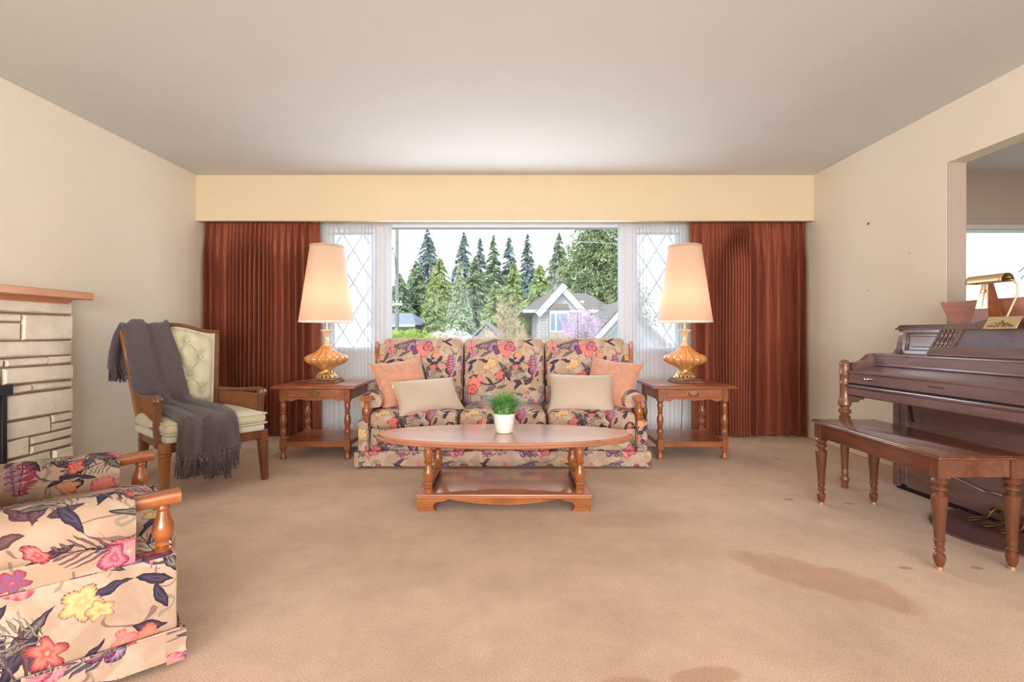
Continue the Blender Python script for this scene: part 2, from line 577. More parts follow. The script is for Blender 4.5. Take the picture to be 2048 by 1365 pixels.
M['amber'] = plain('amber_ceramic', rgb(206, 140, 78), .18, 0, .6, .10, 9, coat=.6)
M['pale_gold'] = plain('pale_gold_ceramic', rgb(232, 204, 160), .25, .2, .5, coat=.4)
M['black_metal'] = plain('black_iron', rgb(28, 28, 28), .5)
M['black'] = plain('soot_black', rgb(16, 15, 14), .9)
M['dark_bead'] = plain('dark_polished_bead', rgb(48, 28, 22), .12, coat=.6)
M['chrome'] = plain('mirror_metal', rgb(215, 215, 212), .12, 1)
M['white_ceramic'] = plain('white_ceramic', rgb(236, 230, 222), .3, coat=.3)
M['celadon'] = plain('pale_green_satin', rgb(202, 196, 164), .42, 0, .4, .05, 8, .12, 160, sheen=.3)
M['welt'] = plain('pale_grey_green_welt', rgb(214, 212, 192), .6, bmp=.3, bscale=180)
M['cane'] = plain('woven_cane', rgb(150, 96, 54), .45)
M['peach'] = plain('peach_chenille', rgb(202, 146, 120), .9, 0, .1, .12, 25, 1.0, 48, sheen=.4)
M['taupe'] = plain('taupe_sateen', rgb(190, 170, 152), .55, 0, .3, .03, 6, .1, 200, sheen=.2)
M['label_white'] = plain('white_tape', rgb(232, 228, 222), .7)
M['tree_bark'] = plain('grey_bark', rgb(128, 112, 100), .9, var=.2)
M['pole'] = plain('weathered_pole', rgb(150, 146, 140), .9, var=.15, vscale=2)
M['wire'] = plain('grey_cable', rgb(120, 122, 124), .7)

def throw_mat():
    m, nt, b = newmat('charcoal_knit')
    uv = N(nt, 'UVMap')
    w1 = N(nt, 'TexWave', {'Vector': uv.outputs[0], 'Scale': 55, 'Distortion': 2.5, 'Detail': 2}, bands_direction='X')
    w2 = N(nt, 'TexWave', {'Vector': uv.outputs[0], 'Scale': 55, 'Distortion': 2.5, 'Detail': 2}, bands_direction='Y')
    h = N(nt, 'Math', {0: w1.outputs[1], 1: w2.outputs[1]}, operation='MULTIPLY')
    r = ramp(nt, h.outputs[0], [(0, rgb(88, 77, 80)), (1, rgb(112, 99, 102))])
    nt.links.new(r.outputs[0], b.inputs['Base Color'])
    b.inputs['Roughness'].default_value = .95
    b.inputs['Specular IOR Level'].default_value = .1
    b.inputs['Sheen Weight'].default_value = .3
    bump(nt, b, h.outputs[0], .7, .004)
    return m
M['throw'] = throw_mat()
M['fringe'] = plain('charcoal_yarn', rgb(98, 86, 90), .95, 0, .1, .2, 40)

def drape_mat():
    m, nt, b = newmat('rust_satin')
    t = N(nt, 'TexCoord')
    mp = N(nt, 'Mapping', {'Vector': t.outputs['Object'], 'Scale': (30, 30, 1.2)})
    n = N(nt, 'TexNoise', {'Vector': mp.outputs[0], 'Scale': 2.5, 'Detail': 4})
    r = ramp(nt, n.outputs[0], [(.3, rgb(118, 62, 48)), (.7, rgb(152, 86, 66))])
    nt.links.new(r.outputs[0], b.inputs['Base Color'])
    b.inputs['Roughness'].default_value = .46
    b.inputs['Specular IOR Level'].default_value = .45
    b.inputs['Specular Tint'].default_value = rgb(255, 170, 120)
    b.inputs['Sheen Weight'].default_value = .25
    b.inputs['Sheen Tint'].default_value = rgb(230, 150, 110)
    return m
M['drape'] = drape_mat()

def sheer_mat():
    m, nt, b = newmat('white_voile')
    out = nt.nodes['Material Output']
    nt.nodes.remove(b)
    tl = N(nt, 'BsdfTranslucent', {'Color': (.93, .94, .95, 1)})
    df = N(nt, 'BsdfDiffuse', {'Color': (.92, .92, .92, 1)})
    tr = N(nt, 'BsdfTransparent')
    a = N(nt, 'MixShader', {0: .38, 1: tl.outputs[0], 2: df.outputs[0]})
    c = N(nt, 'MixShader', {0: .27, 1: a.outputs[0], 2: tr.outputs[0]})
    nt.links.new(c.outputs[0], out.inputs[0])
    return m
M['sheer'] = sheer_mat()
def blind_mat():
    m, nt, b = newmat('white_cellular_blind')
    out = nt.nodes['Material Output']
    nt.nodes.remove(b)
    tl = N(nt, 'BsdfTranslucent', {'Color': (.96, .97, .98, 1)})
    df = N(nt, 'BsdfDiffuse', {'Color': (.93, .94, .95, 1)})
    tr = N(nt, 'BsdfTransparent')
    a = N(nt, 'MixShader', {0: .2, 1: tl.outputs[0], 2: df.outputs[0]})
    c = N(nt, 'MixShader', {0: .55, 1: a.outputs[0], 2: tr.outputs[0]})
    nt.links.new(c.outputs[0], out.inputs[0])
    return m
M['blind'] = blind_mat()
def shade_mat():
    m, nt, b = newmat('ivory_linen_shade')
    out = nt.nodes['Material Output']
    nt.nodes.remove(b)
    t = N(nt, 'TexCoord')
    mp = N(nt, 'Mapping', {'Vector': t.outputs['Object'], 'Scale': (1, 1, 6)})
    n = N(nt, 'TexNoise', {'Vector': mp.outputs[0], 'Scale': 90, 'Detail': 2})
    r = ramp(nt, n.outputs[0], [(.3, rgb(222, 194, 172)), (.7, rgb(232, 208, 188))])
    tl = N(nt, 'BsdfTranslucent', {'Color': r.outputs[0]})
    df = N(nt, 'BsdfDiffuse', {'Color': r.outputs[0]})
    a = N(nt, 'MixShader', {0: .55, 1: tl.outputs[0], 2: df.outputs[0]})
    nt.links.new(a.outputs[0], out.inputs[0])
    return m
M['shade'] = shade_mat()
def glass_mat():
    m, nt, b = newmat('window_glass')
    out = nt.nodes['Material Output']
    nt.nodes.remove(b)
    tr = N(nt, 'BsdfTransparent', {'Color': (.97, .98, .98, 1)})
    gl = N(nt, 'BsdfGlossy', {'Color': (1, 1, 1, 1), 'Roughness': .02})
    fr = N(nt, 'Fresnel', {'IOR': 1.10})
    a = N(nt, 'MixShader', {0: fr.outputs[0], 1: tr.outputs[0], 2: gl.outputs[0]})
    nt.links.new(a.outputs[0], out.inputs[0])
    return m
M['glass'] = glass_mat()

def carpet_mat():
    m, nt, b = newmat('beige_carpet')
    t = N(nt, 'TexCoord')
    P = t.outputs['Object']
    f = N(nt, 'TexNoise', {'Vector': P, 'Scale': 230, 'Detail': 3, 'Roughness': .75})
    g = N(nt, 'TexNoise', {'Vector': P, 'Scale': 2.2, 'Detail': 5, 'Roughness': .62})
    h = N(nt, 'TexNoise', {'Vector': P, 'Scale': 12, 'Detail': 3})
    r = ramp(nt, f.outputs[0], [(.30, rgb(178, 143, 118)), (.70, rgb(240, 210, 183))])
    r2 = ramp(nt, g.outputs[0], [(.33, (.84, .815, .80, 1)), (.60, (1.04, 1.04, 1.03, 1))])
    r3 = ramp(nt, h.outputs[0], [(.3, (.95, .945, .94, 1)), (.7, (1.03, 1.03, 1.03, 1))])
    c = N(nt, 'Mix', {0: 1.0}, data_type='RGBA', blend_type='MULTIPLY')
    nt.links.new(r.outputs[0], c.inputs[6]); nt.links.new(r2.outputs[0], c.inputs[7])
    c2 = N(nt, 'Mix', {0: 1.0}, data_type='RGBA', blend_type='MULTIPLY')
    nt.links.new(c.outputs[2], c2.inputs[6]); nt.links.new(r3.outputs[0], c2.inputs[7])
    cur = c2.outputs[2]
    # darker soft-edged patches in the carpet, small stains, and dents
    def patch(cx, cy, sx_, sy_, rot, col, k, soft=.35):
        nonlocal cur
        mp = N(nt, 'Mapping', {'Vector': P, 'Location': (cx, cy, 0), 'Rotation': (0, 0, R(rot)), 'Scale': (sx_, sy_, 1)}, vector_type='TEXTURE')
        w = N(nt, 'TexNoise', {'Vector': P, 'Scale': 9, 'Detail': 4})
        ln = N(nt, 'VectorMath', {0: mp.outputs[0]}, operation='LENGTH')
        d = N(nt, 'Math', {0: w.outputs[0], 1: .7, 2: ln.outputs['Value']}, operation='MULTIPLY_ADD')
        fa = ramp(nt, d.outputs[0], [(.0, (k, k, k, 1)), (1.3-soft if 1.3-soft < 1 else .95, (k, k, k, 1)), (1.0, (0, 0, 0, 1))])
        dd = N(nt, 'Math', {0: d.outputs[0], 1: 1/1.35}, operation='MULTIPLY')
        nt.links.new(dd.outputs[0], fa.inputs[0])
        mx = N(nt, 'Mix', data_type='RGBA', blend_type='MULTIPLY')
        nt.links.new(fa.outputs[0], mx.inputs[0])
        nt.links.new(cur, mx.inputs[6])
        mx.inputs[7].default_value = col
        cur = mx.outputs[2]
    patch(1.22, 2.0, .38, .15, -42, (.80, .68, .65, 1), .9, .5)
    patch(.55, 1.42, .12, .045, 10, (.70, .58, .50, 1), .7, .5)
    patch(.33, 1.38, .10, .05, 0, (.72, .62, .55, 1), .6, .5)
    patch(.60, 2.62, .5, .12, 8, (.86, .78, .74, 1), .6, .7)
    patch(-.9, 3.0, .6, .3, 0, (.88, .82, .78, 1), .5, .7)
    for (x, y) in ((1.62, 2.94), (1.93, 2.87), (1.63, 2.08), (1.93, 2.08), (2.06, 3.9)):
        patch(x, y, .034, .020, 0, (.55, .46, .40, 1), .8, .6)  # carpet dents, their shade painted as dark spots
    nt.links.new(cur, b.inputs['Base Color'])
    b.inputs['Roughness'].default_value = 1.0
    b.inputs['Specular IOR Level'].default_value = .05
    b.inputs['Sheen Weight'].default_value = .2
    ad = N(nt, 'Math', {0: h.outputs[0], 1: .5, 2: f.outputs[0]}, operation='MULTIPLY_ADD')
    bump(nt, b, ad.outputs[0], .6, .006)
    return m
M['carpet'] = carpet_mat()
M['wall'] = plain('cream_wall_paint', rgb(229, 220, 203), .85, 0, .2, .012, 3, .05, 90)
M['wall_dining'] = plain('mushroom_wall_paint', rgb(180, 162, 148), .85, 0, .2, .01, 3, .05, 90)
M['ceiling'] = plain('ceiling_paint', rgb(214, 215, 214), .9, 0, .2, .01, 3, .05, 120)
M['valance'] = plain('cream_valance_paint', rgb(216, 197, 166), .8, 0, .2, .01, 3)
M['reveal'] = plain('window_wall_paint', rgb(240, 242, 247), .85, 0, .2)  # wall whitened behind the sheers, daylight put into its colour
M['trim'] = plain('ivory_trim_paint', rgb(226, 208, 180), .5)
M['frame_white'] = plain('white_window_paint', rgb(214, 222, 242), .45)
M['stone'] = plain('cream_split_stone', rgb(232, 222, 204), .85, 0, .2, .10, 9, .8, 38)
M['mortar'] = plain('grey_brown_mortar', rgb(142, 116, 104), .95, 0, .1, .1, 30, .4, 90)
M['mat'] = plain('dark_brown_mat', rgb(112, 82, 78), .95, 0, .05, .08, 80, .3, 160)
# ================================================================ the room shell
XL, XR, YV, YW, ZC = -2.93, 2.78, 4.62, 4.86, 2.442
YB = -5.0
mb = MB(); mb.box(XL-.1, 6.3, YB-.1, YW+.12, -.12, 0)
struct(obj('floor', mb, M['carpet']))
mb = MB(); mb.box(XL-.1, 6.3, YB-.1, YW+.12, ZC, ZC+.15)
struct(obj('ceiling', mb, M['ceiling']))
mb = MB(); mb.box(XL-.12, XL, YB, YW+.12, 0, ZC)
struct(obj('wall_left', mb, M['wall']))
# right wall with the wide pass-through
OY0, OY1, OZ0, OZ1 = .30, 3.206, .93, 2.072
mb = MB()
mb.box(XR, XR+.12, OY1, YW+.12, 0, ZC)
mb.box(XR, XR+.12, YB, OY0, 0, ZC)
mb.box(XR, XR+.12, OY0, OY1, OZ1, ZC)
mb.box(XR, XR+.12, OY0, OY1, 0, OZ0)
struct(obj('wall_right', mb, M['wall']))
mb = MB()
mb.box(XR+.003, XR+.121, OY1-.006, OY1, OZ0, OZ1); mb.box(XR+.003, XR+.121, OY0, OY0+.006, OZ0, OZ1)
struct(obj('trim_3', mb, M['wall_dining']))  # darker panels on the jambs, shade put into the colour
# window wall: centre picture window, two side casements, dining window
WX0, WX1, WZ0, WZ1 = -1.25, 1.086, .72, 2.055
SX = [(-1.80, -1.33), (1.17, 1.64)]
SZ0, SZ1 = .80, 1.99
mb = MB()
def wallpiece(x0, x1, z0, z1):
    mb.box(x0, x1, YW, YW+.12, z0, z1)
wallpiece(XL-.12, SX[0][0], 0, ZC)
wallpiece(SX[0][0], SX[0][1], 0, SZ0); wallpiece(SX[0][0], SX[0][1], SZ1, ZC)
wallpiece(SX[0][1], WX0, 0, ZC)
wallpiece(WX0, WX1, 0, WZ0); wallpiece(WX0, WX1, WZ1, ZC)
wallpiece(WX1, SX[1][0], 0, ZC)
wallpiece(SX[1][0], SX[1][1], 0, SZ0); wallpiece(SX[1][0], SX[1][1], SZ1, ZC)
wallpiece(SX[1][1], XR+.12, 0, ZC)
struct(obj('wall_back', mb, M['reveal']))
# wall behind the camera, with a wide opening added for the rear fill light
mb = MB()
mb.box(XL-.12, -2.6, YB-.1, YB, 0, ZC); mb.box(2.6, XR+.12, YB-.1, YB, 0, ZC)
mb.box(-2.6, 2.6, YB-.1, YB, 2.32, ZC); mb.box(-2.6, 2.6, YB-.1, YB, 0, .25)
struct(obj('wall_front', mb, M['wall']))
# the bulkhead that hides the curtain tracks
mb = MB(); mb.box(XL, XR, YV, YV+.05, 2.02, ZC); mb.box(XL, XR, YV+.05, YW, 2.36, ZC)
struct(obj('trim_1', mb, M['valance']))
# baseboards
mb = MB(); mb.box(XR-.014, XR, OY1-2.5, YW, 0, .075, .004, 1)
struct(obj('baseboard_right', mb, M['trim']))
mb = MB(); mb.box(XL, XL+.014, 3.26, YW, 0, .075, .004, 1)
struct(obj('baseboard_left', mb, M['trim']))
# dining room beyond the right wall
DY = 4.53
mb = MB()
DW0, DW1, DZ0, DZ1 = 3.55, 5.6, .85, 1.955
mb.box(XR+.12, DW0, DY, DY+.12, 0, ZC); mb.box(DW1, 6.2, DY, DY+.12, 0, ZC)
mb.box(DW0, DW1, DY, DY+.12, 0, DZ0); mb.box(DW0, DW1, DY, DY+.12, DZ1, ZC)
struct(obj('wall_dining_back', mb, M['wall_dining']))
mb = MB(); mb.box(6.2, 6.3, YB, YW, 0, ZC)
struct(obj('wall_dining_right', mb, M['wall_dining']))
mb = MB(); mb.box(XR+.12, 6.2, YB-.1, YB, 0, ZC)
struct(obj('wall_dining_front', mb, M['wall_dining']))

def window(n, x0, x1, z0, z1, y, fw=.045, top=None, lattice=False):
    """white frame, glass pane, diamond leading where the photograph shows it"""
    t = thing('window_%d' % n, '', '')
    del t['label']; del t['category']
    struct(t)
    mb = MB()
    tp = top or fw
    mb.box(x0, x1, y-.02, y+.09, z1-tp, z1, .004, 1)
    mb.box(x0, x1, y-.02, y+.09, z0, z0+fw, .004, 1)
    mb.box(x0, x0+fw, y-.02, y+.09, z0+fw, z1-tp, .004, 1)
    mb.box(x1-fw, x1, y-.02, y+.09, z0+fw, z1-tp, .004, 1)
    obj('frame', mb, M['frame_white'], t)
    mb = MB(); mb.box(x0+fw, x1-fw, y+.035, y+.041, z0+fw, z1-tp)
    obj('pane', mb, M['glass'], t)
    if lattice:
        mb = MB()
        a, b_, c, d = x0+fw, x1-fw, z0+fw, z1-tp
        st = .20
        k = -12
        while k < 14:
            for sgn in (1, -1):
                # line z = c + sgn*1.6*(x-a) + k*st*1.6
                pts = []
                for i in range(41):
                    x = a+(b_-a)*i/40
                    z = c+sgn*1.6*(x-a)+k*st*1.6
                    if c <= z <= d:
                        pts.append((x, y+.03, z))
                if len(pts) > 1:
                    mb.tube([pts[0], pts[-1]], .004, 4)
            k += 1
        obj('diamond_leading', mb, M['wire'], t)
    return t
window(1, WX0, WX1, WZ0, WZ1, YW, .05, .05)
for i, (a, b_) in enumerate(SX):
    window(2+i, a, b_, SZ0, SZ1, YW, .035, None, True)
window(4, DW0, DW1, DZ0, DZ1, DY, .05)
t = thing('window_blind', 'white pleated blind drawn down over the dining room window', 'blind', (0, 0, 0))
mb = MB()
n = 44
def bl(u, v):
    k = v*n
    return Vector((DW0+.03+u*(DW1-DW0-.06), DY-.035+.010*abs((k % 1)*2-1), DZ0+.02+v*(DZ1-DZ0-.06)))
mb.grid(bl, 1, n*2)
obj('pleated_fabric', mb, M['blind'], t, None)
mb = MB(); mb.box(DW0-.02, DW1+.02, DY-.06, DY-.005, DZ1-.045, DZ1+.0, .004, 1)
obj('head_rail', mb, plain('grey_rail', rgb(196, 188, 176), .5), t)
mb = MB(); mb.box(DW0-.05, DW1+.05, DY-.02, DY, DZ1+.005, DZ1+.055, .004, 1)
struct(obj('trim_2', mb, M['wall_dining']))

# ---------------------------------------------------------------- fireplace on the left wall
fp = thing('stone_fireplace', 'cream split-stone fireplace with black firebox and orange wooden mantel on the left wall', 'fireplace', (XL, 2.2, 0))
FX = .08           # stone face in front of the wall (local x)
fy0, fy1 = -.95, 3.242-2.2
mb = MB()
FBa, FBb, FBz = 1.70-2.2, 2.80-2.2, .66
mb.box(.0, FX-.012, fy0, FBa, 0, 1.19); mb.box(0, FX-.012, FBb, fy1-.008, 0, 1.19); mb.box(0, FX-.012, FBa, FBb, FBz, 1.19)
obj('mortar', mb, M['mortar'], fp)
mb = MB()
mb.box(.0, .012, FBa, FBb, 0, FBz)
obj('firebox', mb, M['black'], fp)
mb = MB()
mb.box(.06, FX+.03, FBa-.02, FBb+.025, .630, .688, .004, 1)
mb.box(.06, FX+.02, FBb-.03, FBb+.0, 0.0, .63, .003, 1)
mb.box(.06, FX+.02, FBa, FBa+.03, 0.0, .63, .003, 1)
mb.box(.06, FX+.01, FBa+.03, FBb-.03, 0.0, .03, .003, 1)
obj('firescreen_frame', mb, M['black_metal'], fp)
mb = MB()
for i in range(46):
    y = FBa+.03+(FBb-FBa-.06)*i/45
    mb.tube([(.075, y, .03), (.075, y, .63)], .003, 4)
obj('mesh_curtain', mb, M['black_metal'], fp)
rnd = random.Random(3)
def stone(ya, yb, za, zb, slant=0):
    g = .006
    mb = MB()
    pr = FX+rnd.uniform(-.002, .010)
    ya += g; yb -= g; za += g; zb -= g
    j = lambda k=.004: rnd.uniform(-k, k)
    lo = [(ya+j()-slant, za+j()), (yb+j(.002), za+j()), (yb+j(.002), zb+j()), (ya+j()+slant, zb+j())]
    b_ = .008
    cy, cz = (ya+yb)/2, (za+zb)/2
    A = [mb.bm.verts.new((.03, p[0], p[1])) for p in lo]
    B = [mb.bm.verts.new((pr-.010+j(.002), p[0], p[1])) for p in lo]
    def ins(p):
        return (p[0]+(b_ if p[0] < cy else -b_), p[1]+(b_ if p[1] < cz else -b_))
    # inner face split along its length with small bumps
    ns = max(1, int((yb-ya)/.12))
    lowr, upr = [], []
    (l0, l1, u1, u0) = [ins(p) for p in lo]
    for i in range(ns+1):
        t_ = i/ns
        dx = j(.005)
        lowr.append(mb.bm.verts.new((pr+dx, l0[0]+(l1[0]-l0[0])*t_, l0[1]+(l1[1]-l0[1])*t_+(j(.004) if 0 < i < ns else 0))))
        upr.append(mb.bm.verts.new((pr+dx+j(.003), u0[0]+(u1[0]-u0[0])*t_, u0[1]+(u1[1]-u0[1])*t_+(j(.004) if 0 < i < ns else 0))))
    for i in range(ns):
        mb.bm.faces.new((lowr[i], lowr[i+1], upr[i+1], upr[i]))
    mb.bm.faces.new([B[0], B[1]]+list(reversed(lowr)))
    mb.bm.faces.new([B[2], B[3]]+upr)
    mb.bm.faces.new((B[1], B[2], upr[-1], lowr[-1]))
    mb.bm.faces.new((B[3], B[0], lowr[0], upr[0]))
    for i in range(4):
        mb.bm.faces.new((A[i], A[(i+1) % 4], B[(i+1) % 4], B[i]))
    bmesh.ops.recalc_face_normals(mb.bm, faces=mb.bm.faces)
    return obj('stone', mb, M['stone'], fp, 30)
E = fy1
def D_(d):
    return d-2.2
L0 = fy0
rows = [
 (1.092, 1.185, [L0, D_(2.25), E], None), (.936, 1.092, None, 'B'), (.835, .936, [L0, D_(1.9), E], None),
 (.783, .835, [L0, D_(1.75), D_(2.805), D_(3.068), E], None), (.680, .783, [L0, D_(1.55), D_(2.15), D_(2.79), E], None)]
for za, zb, ys, sp in rows:
    if sp == 'B':
        stone(D_(2.904), E, za, zb)
        stone(D_(2.2), D_(2.904), 1.040, zb); stone(D_(2.2), D_(2.904), za, 1.040)
        stone(L0, D_(2.2), za, zb)
    else:
        for a, b_ in zip(ys, ys[1:]):
            stone(a, b_, za, zb)
for (za, zb, parts) in ((.628, .680, [(2.83, 2.96), (2.96, 3.242)]), (.475, .628, [(2.80, 3.242)])):
    for a, b_ in parts:
        stone(D_(a), D_(b_), za, zb)
stone(D_(2.80), D_(3.091), .368, .475); stone(D_(3.091), E, .420, .475); stone(D_(3.091), E, .368, .420)
stone(D_(2.80), D_(2.947), .257, .368); stone(D_(2.947), E, .313, .368); stone(D_(2.947), E, .257, .313)
stone(D_(2.80), D_(3.10), .140, .257); stone(D_(3.10), E, .140, .257)
stone(D_(2.80), D_(2.98), .0, .140); stone(D_(2.98), E, .0, .140)
for za, zb, c in ((.0, .16, 1.5), (.16, .30, 1.42), (.30, .46, 1.55), (.46, .54, 1.4), (.54, .68, 1.6)):
    stone(L0, D_(c), za, zb); stone(D_(c), FBa, za, zb)
mb = MB()
mb.box(0, .205, fy0-.12, 3.253-2.2, 1.193, 1.239, .004, 1)
obj('mantel_shelf', mb, M['mantel'], fp)
mb = MB()
mb.prism([(0, 1.193), (.125, 1.193), (.118, 1.180), (.10, 1.176), (.095, 1.164), (0, 1.164)], 'y', fy0, 3.19-2.2)
obj('mantel_moulding', mb, M['mantel'], fp)

# ---------------------------------------------------------------- drapes and sheers
def drape(name, x0, x1, dense, seed, label, grp, mat, y0, amp, zb, zt, nu=420, k=1.0, pinch=True):
    rn = random.Random(seed)
    # pleat phase: narrow pleats inside 'dense', broad folds elsewhere
    n = nu
    ph = [0]
    for i in range(n):
        u = (i+.5)/n
        w = 0
        for (a, b_, f) in dense:
            if a <= u <= b_:
                w = f
        f = (w or 13.5)*k
        ph.append(ph[-1]+2*PI*f*(1+.25*math.sin(9.3*u+seed))/n)
    am = []
    for i in range(n+1):
        u = i/n
        d = any(a <= u <= b_ for a, b_, f in dense)
        am.append((.80 if d else 1.0)*amp*(.8+.3*math.sin(13.7*u+seed*2)))
    for _ in range(6):
        am = [am[0]]+[(am[i-1]+am[i]+am[i+1])/3 for i in range(1, n)]+[am[-1]]
    mb = MB()
    def fn(u, v):
        i = min(n, int(round(u*n)))
        z = zb+(zt-zb)*v
        s = math.sin(ph[i])
        s = math.copysign(abs(s)**.85, s)
        top = max(0, (v-.80)/.20) if pinch else 0
        fine = math.sin(ph[i]*3+.5)*.35*top
        a = am[i]*(1-.55*top)
        y = y0-a*(s*(1-.5*top)+fine)
        x = x0+(x1-x0)*u+.30*am[i]*math.cos(ph[i])*(1-top)+.006*math.sin(4*v+i*.02)*(1-v)
        return Vector((x, y, z))
    mb.grid(fn, n, 16)
    o = obj(name, mb, mat, None, None)
    for p in o.data.polygons:
        p.use_smooth = True
    return tag(o, label, 'curtain', grp)
drape('drape', -2.918, -1.832, [(.20, .60, 33)], 1, 'rust satin pleated drape behind the green chair, left of the window', 'rust drapes', M['drape'], 4.738, .068, .012, 2.06)
drape('drape', 1.665, 2.765, [(.20, .52, 34)], 4, 'rust satin pleated drape in the right corner near the piano', 'rust drapes', M['drape'], 4.738, .068, .012, 2.06)
drape('sheer_curtain', -1.86, -1.165, [], 2, 'white sheer curtain behind the left table lamp', 'white sheers', M['sheer'], 4.825, .020, .05, 2.06, 260, 1.25, False)
drape('sheer_curtain', 1.012, 1.70, [], 5, 'white sheer curtain behind the right table lamp', 'white sheers', M['sheer'], 4.825, .020, .05, 2.06, 260, 1.25, False)

for (px, py), lab in (((1738, 449), 'small dark nail high on the right wall near the drape'), ((1821, 507), 'tiny nail on the right wall beside the opening'), ((1738, 581), 'tiny nail low on the right wall above the piano end')):
    d = XR*1000/(px-1026)
    p = at(px, py, d)
    mb = MB(); mb.lathe([(.001, 0), (.001, .010), (.0025, .010), (.0025, .012)], seg=8, M=Matrix.Translation(p) @ Matrix.Rotation(R(-90), 4, 'Y'))
    if py == 449:
        mb.box(p.x-.008, p.x, p.y-.002, p.y+.002, p.z-.002, p.z+.014)
    tag(obj('nail', mb, M['black_metal']), lab, 'nail', 'nails in the right wall')
# ================================================================ sofa
def uvm(u0=0, v0=0, mode='front'):
    """metre UVs that run on over rounded edges: up the front and back over the top"""
    def f(co, n):
        if mode == 'side':     # faces that look along x
            return (co.y+u0, co.z+v0+abs(co.x)*.0)
        if mode == 'roll':
            return (co.y+u0, co.z+co.x+v0)
        if abs(n.x) > .75:
            return (co.y+u0, co.z+v0)
        return (co.x+u0, co.z+co.y+v0)
    return f
def arm_post_profile(h):
    return [(.022, 0), (.022, .006*h/.13), (.016, .012), (.023, .020), (.017, .028), (.025, .040), (.029, .055), (.026, .075*h/.13), (.018, .095*h/.13), (.014, .110*h/.13), (.018, .118*h/.13), (.014, h)]

